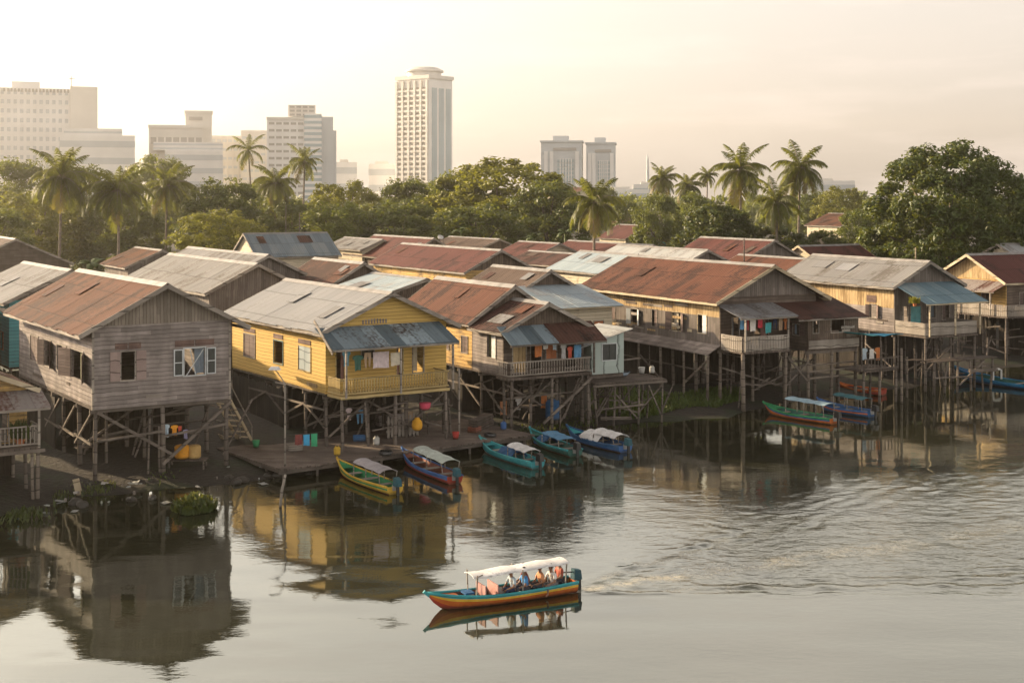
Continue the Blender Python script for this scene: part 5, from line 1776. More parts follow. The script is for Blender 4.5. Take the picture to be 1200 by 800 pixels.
LB, lprof, LL = boat('passenger_boat', 'orange and turquoise passenger boat under way in open water with a white canopy', at(672, 691, 0), at(517, 713, 0), .94,
                     (C_rd, C_or, C_te, C_ye), (.07, .72, 1.10, T_wh, .13), None, 4, None, .26, .30, .5, C_or, P_('dark wood', (.14, .06, .045)))
mb = MB(); mb.hexa([(-.26, -.13, .36), (.04, -.15, .36), (.04, .15, .36), (-.26, .13, .36), (-.23, -.10, .66), (.02, -.12, .70), (.02, .12, .70), (-.23, .10, .66)])
mo = mb.build('outboard_motor', P_('motor teal', (.02, .075, .10), .3), LB)
mb = MB(); mb.bar((-.2, 0, .42), (-.22, 0, -.4), .13, .1); mb.build('motor_leg', M['black'], mo)
mb = MB(); mb.bar((-.05, 0, .6), (.5, .1, .66), .035); mb.build('tiller', M['black'], mo)
mb = MB(); mb.box(.70 * LL, .76 * LL, -.2, .2, .38, .44); mb.build('hatch_board', C_db, LB)
mb = MB(); mb.tube([(.70 * LL, .3, .42), (.69 * LL, .34, .95), (.66 * LL, .36, 1.0)], .02, 5); mb.build('canopy_stay', M['post'], LB)
for f in (.56, .64):
    mb = MB(); mb.box(f * LL - .02, f * LL + .02, -lprof(f)[0] + .06, lprof(f)[0] - .06, .12, .62); mb.build('partition', C_pk, LB)

b1, pr, L1b = boat('longtail_boat', 'green moored boat with yellow stripe and grey canopy, leftmost at the bank', at(463, 579), at(401, 555), 1.05, (C_rd, C_ye, C_ye, C_gr), (.10, .56, 1.0, T_gy, .25), ('teal motor', (.03, .11, .14)), deckcol=C_gr, incol=C_gr)
b2, pr, L2b = boat('longtail_boat', 'blue moored boat with red hull and pale green canopy, second from the left', at(533, 567), at(476, 542), 1.05, (C_rd, C_rd, C_bl, C_bl), (.06, .62, 1.05, T_lt, .25), ('teal motor', (.03, .11, .14)), deckcol=C_br, incol=C_br)
b3, pr, L3b = boat('longtail_boat', 'turquoise moored boat with a pale waterline and patched short canopy', at(630, 549), at(568, 528), 1.05, (C_wh, C_te, C_aq, C_te), (.08, .38, .85, T_wh, .22), 'black', deckcol=C_te, incol=C_te)
b4, pr, L4b = boat('longtail_boat', 'dark green moored boat with brick-red bottom and a blue sheet roof', at(674, 535), at(626, 517), 1.1, (C_br, C_dg, C_te, C_dg), (.16, .55, .78, T_bl, .1), 'black', deckcol=C_dg, incol=C_dg)
b5, pr, L5b = boat('longtail_boat', 'blue moored boat half covered with a crumpled white tarpaulin', at(733, 530), at(671, 514), 1.15, (C_br, C_bl, C_db, C_db), (.06, .42, .88, T_wh, .32), ('teal motor', (.03, .11, .14)), deckcol=C_te, incol=C_db)
b6, pr, L6b = boat('longtail_boat', 'long moored boat with green bow, orange stripe and steel-blue canopy by the big house', at(978, 497), at(903, 485), 1.2, (C_br, C_or, C_gr, C_db), (.06, .62, 1.15, T_ste, .14), 'black', deckcol=C_gr, incol=C_dg)
b7, pr, L7b = boat('longtail_boat', 'dark blue moored boat with orange stripe and teal canopy, behind the green bowed one', at(1022, 489), at(966, 480), 1.15, (C_db, C_db, C_bl, C_or), (.08, .62, 1.1, P_('canopy dark teal', (.05, .16, .19), .5), .14), 'black', deckcol=C_db, incol=C_db)
b8, pr, L8b = boat('longtail_boat', 'open red moored boat without a canopy under the lean-to room', at(1036, 463), at(990, 459), 1.3, (C_br, C_rd, C_or, C_rd), None, None, deckcol=C_or, incol=C_rd)
b9, pr, L9b = boat('longtail_boat', 'long bright blue moored boat at the right edge with a white arch', at(1262, 462), at(1123, 445), 1.7, (C_db, C_db, P_('bright blue', (.02, .22, .45)), P_('bright blue', (.02, .22, .45))), (.05, .30, 1.1, T_ste, .15), 'black', deckcol=C_db, incol=C_dg, rise=.7)
mb = MB(); x = .62 * L9b; mb.tube([(x, -.5, .35), (x, -.48, .95), (x, -.2, 1.05), (x, .2, 1.05), (x, .48, .95), (x, .5, .35)], .07, 6); mb.build('arch', C_wh, b9)


def tarp(root, L, f0, f1, beam, z, mat, seed, name='tarpaulin'):
    mb = MB(); P = []
    for i in range(14):
        P.append([((f0 + (f1 - f0) * i / 13) * L, beam * (-1 + 2 * k / 11) * .5, z - .35 * abs(-1 + 2 * k / 11) ** 2.5 + .13 * noise.noise(Vector((i * .5, k * .55, seed)))) for k in range(12)])
    mb.sheet(P, .02); return mb.build(name, mat, root, smooth=True)


tarp(b5, L5b, .30, .62, 1.25, .72, T_wh, 3)
tarp(b3, L3b, .30, .55, 1.05, .55, C_db, 9)
tarp(b4, L4b, .52, .72, 1.0, .50, C_db, 5)

# small skiff drawn up by the landing
boat('rowing_skiff', 'small grey open skiff drawn up by the landing, behind the blue and red boat', at(513, 531), at(487, 531), .8, (M['trim'], M['trim'], M['trim']), None, None, 2, None, .15, .22, .2)


# ------------------------------------------------------------------ people
def skinned(name, joints, edges, mats, parent, sub=1):
    me_ = bpy.data.meshes.new(name)
    me_.from_pydata([j[0] for j in joints], edges, [])
    o = bpy.data.objects.new(name, me_)
    COL.objects.link(o)
    m = o.modifiers.new('skin', 'SKIN')
    m.use_smooth_shade = True
    for i, j in enumerate(joints):
        sv = me_.skin_vertices[0].data[i]
        r_ = j[1] if hasattr(j[1], '__len__') else (j[1], j[1])
        sv.radius = r_
        sv.use_root = (i == 0)
    if sub:
        s_ = o.modifiers.new('sub', 'SUBSURF'); s_.levels = sub; s_.render_levels = sub
    dg = bpy.context.evaluated_depsgraph_get()
    dg.update()
    new = bpy.data.meshes.new_from_object(o.evaluated_get(dg))
    bpy.data.objects.remove(o)
    if not isinstance(mats, (list, tuple)): mats = [mats]
    for x in mats: new.materials.append(x)
    q = bpy.data.objects.new(name, new)
    COL.objects.link(q)
    q.parent = parent
    return q


SKIN = plain('brown_skin', (.24, .125, .075), .55, .05)
HAIR = plain('black_hair', (.014, .012, .011), .6)


def person(label, loc, face, shirt, trousers, lean=.1, armf=(.32, .32), head=(0, 0), hat=None, standing=False, scale=1.0):
    """seated on a thwart; local x is forward, hips at z = 0"""
    t = thing('person', label, 'person', loc, face, 'passengers in the orange boat')
    t.scale = (scale,) * 3
    tl = math.sin(lean)
    V3 = Vector
    hip, waist, chest, neck = V3((0, 0, .10)), V3((tl * .16, 0, .24)), V3((tl * .38, 0, .42)), V3((tl * .52, 0, .56))
    hd0, hd1, hd2 = neck + V3((.01, 0, .07)), neck + V3((.03 + head[0] * .03, 0, .14)), neck + V3((.02 + head[0] * .04, 0, .235))
    J = [(hip, (.135, .115)), (waist, (.12, .10)), (chest, (.145, .105)), (neck, .052), (hd0, .058), (hd1, (.082, .09)), (hd2, (.07, .078))]
    E = [(0, 1), (1, 2), (2, 3), (3, 4), (4, 5), (5, 6)]
    hands = []
    for sg, af in ((1, armf[0]), (-1, armf[1])):
        sh = chest + V3((0, sg * .17, .06)); el = sh + V3((.10, sg * .06, -.24)); wr = V3((af, sg * .13, .16)) + V3((tl * .3, 0, 0))
        i = len(J)
        J += [(sh, .055), (el, .042), (wr, .028), (wr + (wr - el).normalized() * .07 + V3((0, 0, -.01)), (.036, .022))]
        E += [(2, i), (i, i + 1), (i + 1, i + 2), (i + 2, i + 3)]
        hands.append((wr + (wr - el).normalized() * .07, (wr - el).normalized(), sg))
        hp = V3((.02, sg * .09, .07)); kn = V3((.40, sg * .12, .14)); an = V3((.40, sg * .12, -.20)); ft = V3((.52, sg * .13, -.235))
        i = len(J)
        J += [(hp, .08), (kn, .058), (an, .038), (ft, (.036, .028))]
        E += [(0, i), (i, i + 1), (i + 1, i + 2), (i + 2, i + 3)]
    body = skinned('body', J, E, SKIN, t, 1)
    mb = MB()
    for hnd, d, sg in hands:
        for k, ln in enumerate((.062, .075, .078, .068)):
            o_ = V3((0, (k - 1.5) * .019, 0)); a = hnd + o_; m_ = a + d * ln * .55 + V3((0, 0, -.012)); e = m_ + d * ln * .3 + V3((0, 0, -.03))
            mb.tube([a, m_, e], [.0095, .009, .007], 5)
        a = hnd - d * .03 + V3((0, -sg * .03, 0)); mb.tube([a, a + V3((0, -sg * .03, 0)) + d * .03, a + V3((0, -sg * .03, -.01)) + d * .06], [.011, .010, .008], 5)
    f_ = mb.build('fingers', SKIN, t, smooth=True)
    # shirt and trousers a little outside the body
    J = [(hip + V3((0, 0, .03)), (.155, .135)), (waist, (.138, .118)), (chest, (.162, .122)), (neck - V3((0, 0, .02)), .066)]
    E = [(0, 1), (1, 2), (2, 3)]
    for sg in (1, -1):
        sh = chest + V3((0, sg * .17, .06)); el = sh + V3((.07, sg * .05, -.17))
        i = len(J); J += [(sh, .074), (el, .066)]; E += [(2, i), (i, i + 1)]
    skinned('shirt', J, E, shirt, t, 1)
    J = [(V3((0, 0, .06)), (.15, .13))]; E = []
    for sg in (1, -1):
        hp = V3((.03, sg * .09, .07)); kn = V3((.40, sg * .12, .145)); an = V3((.40, sg * .12, -.10))
        i = len(J); J += [(hp, .095), (kn, .074), (an, .06)]; E += [(0, i), (i, i + 1), (i + 1, i + 2)]
    skinned('trousers', J, E, trousers, t, 1)
    bm = bmesh.new(); bmesh.ops.create_uvsphere(bm, u_segments=14, v_segments=10, radius=.10)
    for v in bm.verts:
        v.co = Vector((v.co.x * .98 - .015, v.co.y * .95, v.co.z * 1.08)) + hd1 + V3((0, 0, .055))
    bmesh.ops.delete(bm, geom=[v for v in bm.verts if v.co.x > hd1.x + .035 and v.co.z < hd1.z + .085 or v.co.z < hd1.z - .02], context='VERTS')
    me_ = bpy.data.meshes.new('hair'); bm.to_mesh(me_); bm.free(); me_.materials.append(hat or HAIR)
    o = bpy.data.objects.new('hair' if hat is None else 'cap', me_); COL.objects.link(o); o.parent = t
    mb = MB()
    for sg in (1, -1):
        c = hd1 + V3((.085, sg * .032, .035)); mb.tube([c - V3((.012, 0, 0)), c + V3((.006, 0, 0))], [.011, .007], 6)
    mb.build('eyes', HAIR, t)
    mb = MB(); c = hd1 + V3((.082, 0, .005)); mb.hexa([c + V3(q) for q in ((-.01, -.016, -.015), (.022, -.012, -.015), (.022, .012, -.015), (-.01, .016, -.015), (-.01, -.006, .035), (.004, -.004, .035), (.004, .004, .035), (-.01, .006, .035))])
    mb.build('nose', SKIN, t)
    mb = MB(); c = hd1 + V3((.078, 0, -.035)); mb.box(c.x - .01, c.x + .008, -.024, .024, c.z - .005, c.z + .005); mb.build('mouth', C_br, t)
    mb = MB()
    for sg in (1, -1):
        c = hd1 + V3((0, sg * .088, .015)); mb.tube([c - V3((0, 0, .025)), c + V3((0, 0, .028))], [.012, .016], 6)
    mb.build('ears', SKIN, t)
    return t


lbA = math.atan2((at(517, 713) - at(672, 691)).y, (at(517, 713) - at(672, 691)).x)
lbO = at(672, 691)


def inboat(f, y, z): return lbO + Vector((math.cos(lbA) * f * LL - math.sin(lbA) * y, math.sin(lbA) * f * LL + math.cos(lbA) * y, z))


person('boatman at the stern in a brick red shirt, one hand on the tiller', inboat(.085, -.08, .30), lbA, cloth('brick_red', (.34, .08, .05)), cloth('dark_trousers', (.04, .045, .06)), .05, (.3, .1), scale=.92)
person('passenger in a white shirt just in front of the boatman', inboat(.165, .22, .28), lbA + .3, cloth('white', (.7, .68, .65)), cloth('grey_trousers', (.14, .14, .15)), .2, scale=.9)
person('passenger in an orange-tan shirt in the middle of the boat', inboat(.235, .12, .27), lbA, cloth('orange_tan', (.55, .25, .12)), cloth('dark_trousers', (.04, .045, .06)), .12, scale=.9)
person('passenger in a maroon shirt leaning forward under the canopy', inboat(.30, -.2, .27), lbA - .2, cloth('maroon', (.20, .055, .05)), cloth('grey_trousers', (.14, .14, .15)), .35, scale=.9)
person('passenger in a bright blue shirt under the canopy', inboat(.355, .2, .27), lbA, cloth('bright_blue', (.05, .24, .55)), cloth('dark_trousers', (.04, .045, .06)), .1, scale=.9)
person('passenger in a pale blue shirt at the front of the group', inboat(.43, .12, .27), lbA + .2, cloth('pale_blue', (.45, .55, .62)), cloth('navy_trousers', (.03, .04, .09)), .2, scale=.88)
mb = MB(); 
mb.tube([(-.02, 0, 0), (0, 0, .02), (0, 0, .26), (.02, 0, .3), (.05, .02, .34)], [.1, .16, .18, .1, .03], 10)
o = mb.build('cargo_sack', cloth('sack_grey', (.32, .30, .28)), smooth=True); o.location = inboat(.51, .0, .07); tag(o, 'grey cargo sack on the floor in front of the passengers', 'sack')

# ------------------------------------------------------------------ washing
def garment(label, pos, d, w_, h_, mat, kind='towel', group='washing hung out on the porches'):
    """hangs from its top edge; d is the direction of the line"""
    d = Vector((d.x, d.y, 0)).normalized(); nn = Vector((-d.y, d.x, 0))
    rnd = random.Random(hash((round(pos.x, 2), round(pos.z, 2))) & 0xffff)
    if kind == 'shirt':
        prof = [(0, .30, 0), (.10, .62, 0), (.22, .60, 0), (.34, .36, 0), (.6, .34, 0), (1, .36, 0)]
        prof = [(0, .22), (.06, .5), (.24, .56), (.32, .33), (.62, .31), (1.0, .34)]
    elif kind == 'trousers': prof = [(0, .32), (.15, .34), (.35, .36), (.7, .33), (1.0, .30)]
    else: prof = [(0, .5), (.25, .49), (.5, .5), (.75, .48), (1.0, .5)]
    mb = MB(); ph = rnd.uniform(0, 6)
    for dd in (0, 1):
        pass
    grid = []
    m = 8
    for q, hw in prof:
        row = []
        for k in range(m + 1):
            s = -1 + 2 * k / m
            amp_ = .035 * (q + .25)
            p = d * (s * hw * w_) + nn * (amp_ * math.sin(s * 5 + ph + q * 2)) + Vector((0, 0, -q * h_ + .02 * math.sin(s * 3 + ph) * q))
            row.append(p)
        grid.append(row)
    for i in range(len(grid) - 1):
        for k in range(m):
            if kind == 'trousers' and i >= 2 and k in (3, 4): continue
            mb.face([grid[i][k], grid[i][k + 1], grid[i + 1][k + 1], grid[i + 1][k]])
    b = len(mb.f)
    for f in list(mb.f):
        mb.v += [tuple(Vector(mb.v[x]) + nn * .012) for x in f]
        kk = len(mb.v); mb.f.append(tuple(range(kk - 1, kk - 5, -1))); mb.m.append(0)
    name = {'shirt': 'shirt', 'trousers': 'trousers'}.get(kind, 'towel')
    o = mb.build(name, mat, fix=False)
    o.location = pos
    tag(o, label, {'shirt': 'shirt', 'trousers': 'trousers'}.get(kind, 'laundry'), group)
    return o


def line_(label, p, q, sag=.06):
    mb = MB(); p, q = Vector(p), Vector(q)
    o0 = p.copy()
    mb.tube([p.lerp(q, i / 8) - o0 - Vector((0, 0, sag * math.sin(math.pi * i / 8))) for i in range(9)], .012, 4)
    o = mb.build('washing_line', M['rope']); o.location = o0
    return tag(o, label, 'washing line')


def hang(hh, yy, items, label):
    zs_ = []
    for px0, py0, px1, py1, lab, mat, kind in items:
        c = (px0 + px1) / 2
        x0, x1 = hh.fx(px0, yy), hh.fx(px1, yy)
        z1, z0 = hh.fz(c, py0, yy), hh.fz(c, py1, yy)
        fac = {'shirt': 1.12, 'trousers': .72}.get(kind, 1.0)
        garment(lab, hh.w((x0 + x1) / 2, yy, z1), hh.u, (x1 - x0) / fac, z1 - z0, mat, kind)
        zs_.append(((x0 + x1) / 2, z1))
    a, b_ = min(zs_), max(zs_)
    zt = max(z for _, z in zs_) + .02
    line_(label, hh.w(a[0] - .6, yy + .02, zt + .03), hh.w(b_[0] + .6, yy + .02, zt + .03))


hang(H2, -1.15, [(401, 411, 411, 429, 'teal-blue shirt at the left end of the yellow porch line', cloth('teal_blue', (.10, .30, .42)), 'shirt'),
                 (413, 416, 426, 434, 'dark green shirt on the yellow porch line', cloth('dark_green', (.04, .13, .10)), 'shirt'),
                 (427, 413, 435, 430, 'tan trousers on the yellow porch line', cloth('tan', (.42, .30, .2)), 'trousers'),
                 (437, 412, 456, 431, 'pinkish white sheet on the yellow porch line', cloth('pinkish_white', (.66, .56, .58)), 'towel'),
                 (458, 413, 471, 428, 'cream sheet on the yellow porch line', cloth('cream', (.66, .6, .48)), 'towel')], 'washing line across the yellow porch')
hang(H3, -.8, [(627, 400, 635, 418, 'orange cloth on the wooden porch line', cloth('orange', (.5, .17, .05)), 'towel'), (637, 401, 642, 409, 'small white cloth on the wooden porch line', cloth('white', (.7, .68, .65)), 'towel'),
               (646, 401, 654, 410, 'pale blue shirt on the wooden porch line', cloth('pale_blue', (.45, .55, .62)), 'shirt'), (657, 403, 664, 420, 'grey-white shirt on the wooden porch line', cloth('grey_white', (.5, .5, .5)), 'shirt'),
               (665, 406, 671, 421, 'red shirt on the wooden porch line', cloth('red', (.55, .1, .06)), 'shirt'), (673, 404, 681, 420, 'blue towel at the right end of the wooden porch line', cloth('blue', (.12, .3, .5)), 'towel')], 'washing line across the wooden porch')
hang(H4, -1.7, [(866, 370, 873, 386, 'blue shirt on the big house porch line', cloth('blue', (.12, .3, .5)), 'shirt'), (874, 370, 878, 387, 'dark red towel on the big house porch line', cloth('dark_red', (.3, .04, .05)), 'towel'),
                (879, 372, 886, 388, 'white towel on the big house porch line', cloth('white', (.7, .68, .65)), 'towel'), (887, 371, 895, 384, 'bright red shirt on the big house porch line', cloth('bright_red', (.6, .06, .09)), 'shirt'),
                (897, 378, 904, 390, 'teal towel on the big house porch line', cloth('teal_cloth', (.06, .36, .38)), 'towel'), (906, 374, 911, 386, 'navy trousers on the big house porch line', cloth('navy_trousers', (.03, .04, .09)), 'trousers'),
                (913, 373, 917, 387, 'brown towel on the big house porch line', cloth('tan', (.42, .30, .2)), 'towel'), (918, 373, 923, 386, 'orange shirt on the big house porch line', cloth('orange', (.5, .17, .05)), 'shirt')], 'washing line across the big house porch')
# below the grey house
hang(H1, .35, [(192, 497, 199, 512, 'bluish white shirt under the grey plank house', cloth('pale_blue', (.45, .55, .62)), 'shirt'), (200, 498, 209, 510, 'orange-yellow shirt under the grey plank house', cloth('amber', (.72, .32, .03)), 'shirt'),
               (209, 499, 213, 505, 'small red cloth under the grey plank house', cloth('red', (.55, .1, .06)), 'towel'), (214, 503, 221, 514, 'lavender shirt under the grey plank house', cloth('lavender', (.35, .33, .5)), 'shirt')], 'washing line below the grey plank house')
hang(H2, -1.45, [(346, 509, 354, 521, 'maroon cloth on the landing line', cloth('maroon', (.20, .055, .05)), 'towel'), (355.5, 509, 363, 522, 'sky blue cloth on the landing line', cloth('sky_blue', (.06, .36, .62)), 'towel'), (364.5, 508, 372, 523, 'green cloth on the landing line', cloth('green', (.05, .36, .18)), 'towel')], 'washing line over the plank landing')
hang(H5, -3.6, [(1009, 408, 1017, 422, 'pale blue shirt beside the lean-to room', cloth('pale_blue', (.45, .55, .62)), 'shirt'), (1019, 409, 1024, 421, 'white towel beside the lean-to room', cloth('white', (.7, .68, .65)), 'towel'), (1025, 407, 1033, 422, 'orange shirt beside the lean-to room', cloth('orange', (.5, .17, .05)), 'shirt')], 'washing line beside the lean-to room')

# ------------------------------------------------------------------ landing, stairs, platforms
c0 = at(330, 549, .6)
t = thing('plank_landing', 'wide plank landing on short piles below the yellow house', 'landing', (c0.x, c0.y, 0), R(38))
rnd = random.Random(2)
mb = MB(); x = 0.0
while x < 14.5:
    mb.box(x, x + .23, rnd.uniform(-.12, .08), 6.6 + rnd.uniform(-.2, .1), .5 + rnd.uniform(-.012, .012), .57); x += .245
mb.build('deck', M['landing'], t)
mb = MB(); mb.box(-.05, 14.6, .12, .24, .3, .485); mb.build('beam', M['post'], t)
mb = MB(); mb.box(.12, .24, .3, 6.5, .3, .48); mb.build('beam', M['post'], t)
for i in range(9):
    mb = MB(); mb.tube([(.2 + i * 1.75, .15 + rnd.uniform(0, .1), -.8), (.2 + i * 1.75, .18, .5)], .07, 7); mb.build('pile', M['post'], t)
for i in range(3):
    mb = MB(); mb.tube([(.18, 1.8 + i * 1.9, -.8), (.18, 1.8 + i * 1.9, .5)], .07, 7); mb.build('pile', M['post'], t)


def stair(label, top, foot, wdt, n):
    d = Vector((foot.x - top.x, foot.y - top.y, 0)).normalized(); s = Vector((-d.y, d.x, 0)) * wdt / 2
    t = thing('stair', label, 'stair', foot)
    T = top - foot
    for sg in (1, -1):
        mb = MB(); mb.bar(s * sg, T + s * sg, .05, .16); mb.build('stringer', M['cream_trim'], t)
        mb = MB(); mb.bar(s * sg + Vector((0, 0, .75)), T + s * sg + Vector((0, 0, .75)), .045); mb.bar(s * sg, s * sg + Vector((0, 0, .78)), .05); mb.bar(T + s * sg, T + s * sg + Vector((0, 0, .78)), .05); mb.build('handrail', M['trim'], t)
    for i in range(n):
        p = T * ((i + .7) / (n + .3)); mb = MB(); mb.bar(p - s, p + s, .2, .035); mb.build('tread', M['cream_trim'], t)


top = H1.w(W1 + .35, 2.6, 3.55)
stair('steep wooden stair from the grey house down to the plank landing', top, at(287, 516, .6), .8, 9)
stair('short wooden steps climbing the mud to the plank landing', at(272, 512, .9), at(258, 507, .45) * 1, .8, 3)

h = House('jetty', 'plank platform with a blue tarpaulin awning beside the lean-to room', at(1012, 434, 2.2), 30, 2.2, cat='jetty')
wj = h.fx(1053)
mb = MB(); mb.box(0, wj, 0, 2.5, 2.05, 2.15); mb.build('deck', M['deck'], h.root)
for x in (.1, wj / 2, wj - .1):
    for y in (.1, 2.3): stilt(h, x, y, 2.04, .075)
stilt(h, wj + .15, -.1, 3.4, .09, mat='pale_post')
mb = MB(); mb.sheet([[(wj * .52 + i * .55, y, 4.25 + .1 * math.sin(i + y) - y * .05) for y in (-.2, .6, 1.5, 2.4)] for i in range(4)], .02); mb.build('awning', P_('tarp blue', (.02, .30, .50)), h.root)
mb = MB(); mb.sheet([[(-.2 + i * .45, y, 4.45 - .06 * i + .05 * math.cos(i * 2 + y)) for y in (-.1, .8, 1.7, 2.4)] for i in range(4)], .02); mb.build('awning', C_te, h.root)
for x, z in ((-.1, 4.4), (wj * .5, 4.2), (wj, 4.2)):
    mb = MB(); mb.bar((x, .05, 2.15), (x, .05, z), .06, up=(0, 1, 0)); mb.build('awning_post', M['post'], h.root)
railing(h, [(.1, .02), (wj, .02)], 2.15, .7, 'post', 'bars', .28)
h = House('jetty', 'low broken plank walkway on leaning poles below the far right porches', at(1094, 423, 2.2), 27, 2.2, cat='jetty')
wj = h.fx(1168)
rnd = random.Random(3); mb = MB()
for i in range(6):
    x = rnd.uniform(-.4, .8)
    while x < wj - .5:
        l_ = rnd.uniform(1.2, 2.6); mb.box(x, min(x + l_, wj + .3), i * .24, i * .24 + .2, 2.08 + rnd.uniform(-.03, .03), 2.14 + rnd.uniform(-.01, .01)); x += l_ + (.03 if rnd.random() < .75 else .7)
mb.build('deck', M['deck'], h.root)
for i in range(6): stilt(h, .2 + (wj - .4) * i / 5, .15, 2.06, .07, lean=(rnd.uniform(-.3, .3), 0))
brace(h, (0, -.05, 1.1), (wj * .6, -.05, 1.0)); brace(h, (wj * .4, 0, .5), (wj * .8, 0, 2.0)); brace(h, (wj * .55, -.05, 1.4), (wj, -.05, 1.3), .14)

# ------------------------------------------------------------------ poles and lamps
def pole(label, px, py, z0, ztop_py, r=.04, mat='pale_post', lean=0.0, name='pole', cat='pole'):
    b = at(px, py, z0)
    zt = H - (ztop_py - HZ) / F * b.y
    t = thing(name, label, cat, b)
    mb = MB(); mb.tube([(0, 0, -.9), (lean * .5, 0, (zt - z0) / 2), (lean, 0, zt - z0)], [r, r * .9, r * .8], 8); mb.build('shaft', M[mat], t, smooth=True)
    return t, zt - z0


t, hh_ = pole('thin pale lamp pole on the corner of the plank landing', 334, 545, .6, 449, .05, 'trim', name='street_lamp', cat='lamp')
mb = MB(); mb.bar((0, 0, hh_ - .05), (-.45, 0, hh_ + .05), .04); mb.build('arm', M['trim'], t)
mb = MB(); mb.hexa([(-.75, -.16, hh_ + .62), (-.2, -.16, hh_ + .62), (-.2, .16, hh_ + .62), (-.75, .16, hh_ + .62), (-.65, -.1, hh_ + .76), (-.3, -.1, hh_ + .76), (-.3, .1, hh_ + .76), (-.65, .1, hh_ + .76)])
mb.build('lamp_head', M['lamp'], t)
mb = MB(); mb.tube([(0, 0, hh_ - .02), (-.2, 0, hh_ + .3), (-.45, 0, hh_ + .63)], .025, 6); mb.build('arm', M['trim'], t)
pole('leaning mooring pole standing in the water before the landing', 326, 594, 0, 556, .065, 'trim', lean=.3)
pole('tall pale pole in the water right of the yellow porch', 538, 524, 0, 432, .06, 'trim')
pole('dark leaning pole in the water below the blue and orange washing', 1063, 466, 0, 418, .08)
t, hh_ = pole('thin rusty mast with a white dish in front of the brown roof', 520, 318, 4.0, 276, .06, 'post', name='mast', cat='mast')
bm = bmesh.new(); bmesh.ops.create_uvsphere(bm, u_segments=14, v_segments=8, radius=.35)
bmesh.ops.delete(bm, geom=[v for v in bm.verts if v.co.z > .02], context='VERTS')
me = bpy.data.meshes.new('dish'); bm.to_mesh(me); bm.free(); me.materials.append(M['lamp'])
o = bpy.data.objects.new('dish', me); COL.objects.link(o); o.parent = t; o.location = (-.35, -.1, hh_ - .15); o.rotation_euler = (.6, .4, 0)
pole('thin reddish mast on the ridge of the big house roof', 872, 306, 8.3, 280, .05, 'post', name='mast', cat='mast')
pole('short bare post above the pale grey roof', 1073, 303, 7.5, 290, .06, 'cream_trim', name='mast', cat='mast')
t, hh_ = pole('small street lamp on a post above the left roofs', 270, 330, 1.0, 264, .06, 'post', name='street_lamp', cat='lamp')
mb = MB(); mb.tube([(0, 0, hh_ - .05), (0, 0, hh_ + .1), (0, 0, hh_ + .25)], [.3, .34, .08], 10); mb.build('lamp_head', M['lamp'], t)
for lb, px, y0, y1 in (('left bare pole between the palms behind the blue-grey roof', 335, 330, 240), ('right bare pole between the palms behind the blue-grey roof', 351, 330, 250)):
    pole(lb, px, y0, 1.0, y1, .07, 'pale_post')

# ------------------------------------------------------------------ clutter on landing and mud
def pot(name, label, pos, rad, prof_, mat, cat):
    mb = MB(); mb.tube([(0, 0, z) for r_, z in prof_], [max(.004, r_ * rad) for r_, z in prof_], 12)
    o = mb.build(name, mat, smooth=True); o.location = pos
    return tag(o, label, cat)


JAR = [(.5, 0), (.9, .12), (1, .3), (.85, .5), (.45, .6), (.5, .66)]
pot('water_jar', 'round yellow water jar hanging under the yellow porch', H2.w(4.6, -1.0, H2.fz(503, 503, -1.0)), .28, JAR, P_('jar yellow', (.75, .38, .03)), 'jar')
pot('plastic_basket', 'pinkish red basket hanging under the yellow porch', H2.w(H2.fx(498, -1.1), -1.1, H2.fz(498, 480, -1.1)), .3, [(.6, 0), (.9, .1), (1, .35), (.95, .36)], P_('basket pink', (.6, .07, .13)), 'basket')
pot('basin', 'pale blue wash basin on the plank jetty', at(727, 440, 2.52), .55, [(.7, 0), (1, .22), (1.06, .22), (.9, .15), (.6, .05)], P_('basin', (.32, .42, .52)), 'basin')
pot('bucket', 'pale grey bucket on the jetty by the shed door', at(752, 438, 2.52), .2, [(.7, 0), (1, .4), (1.05, .4)], P_('bucket grey', (.4, .4, .38)), 'bucket')
pot('plastic_drum', 'orange-yellow drum slung under the grey house', H1.w(H1.fx(213, .6), .6, H1.fz(213, 537, .6)), .34, [(.8, 0), (1, .1), (1, .55), (.8, .62)], P_('drum orange', (.68, .30, .02)), 'drum')
pot('plastic_drum', 'pale amber drum beside the orange one under the grey house', H1.w(H1.fx(227, .6), .6, H1.fz(227, 537, .6)), .34, [(.8, 0), (1, .1), (1, .55), (.8, .62)], P_('drum amber', (.5, .33, .12)), 'drum')
t = thing('board_stand', 'weathered plank stand carrying the two drums under the grey house', 'stand', H1.w(H1.fx(220, .6), .6, 0))
mb = MB(); zz = H1.fz(220, 537, .6); mb.box(-.9, .9, -.35, .35, zz - .06, zz - .005); mb.build('top', M['deck'], t)
for sx_ in (-.8, .8):
    for sy_ in (-.28, .28):
        mb = MB(); mb.bar((sx_, sy_, -.3), (sx_, sy_, zz - .062), .07); mb.build('leg', M['post'], t)
for i, (lb, px, py, w_, m_) in enumerate((('stack of weathered boards leaning under the yellow porch', 462, 497, 1.0, 'grey_boards'), ('grey slatted crate under the yellow porch', 474, 508, .9, 'trim'), ('dark board pile near the water below the wooden porch', 565, 500, 1.3, 'deck'))):
    p = at(px, py, .62)
    t = thing('board_pile' if i != 1 else 'crate', lb, 'boards' if i != 1 else 'crate', p, R(30 + 20 * i))
    for k in range(5):
        mb = MB(); mb.box(-w_, w_ * .8 + .1 * (k % 2), -.3 + .02 * k, .25 + .03 * (k % 3), k * .12, k * .12 + .09); mb.build('board' if i != 1 else 'slat', M[m_], t)
mb = MB()
for k in range(9): mb.box(-.85 + k * .21, -.72 + k * .21, -.03, .0, 0, 1.1 + .05 * (k % 3))
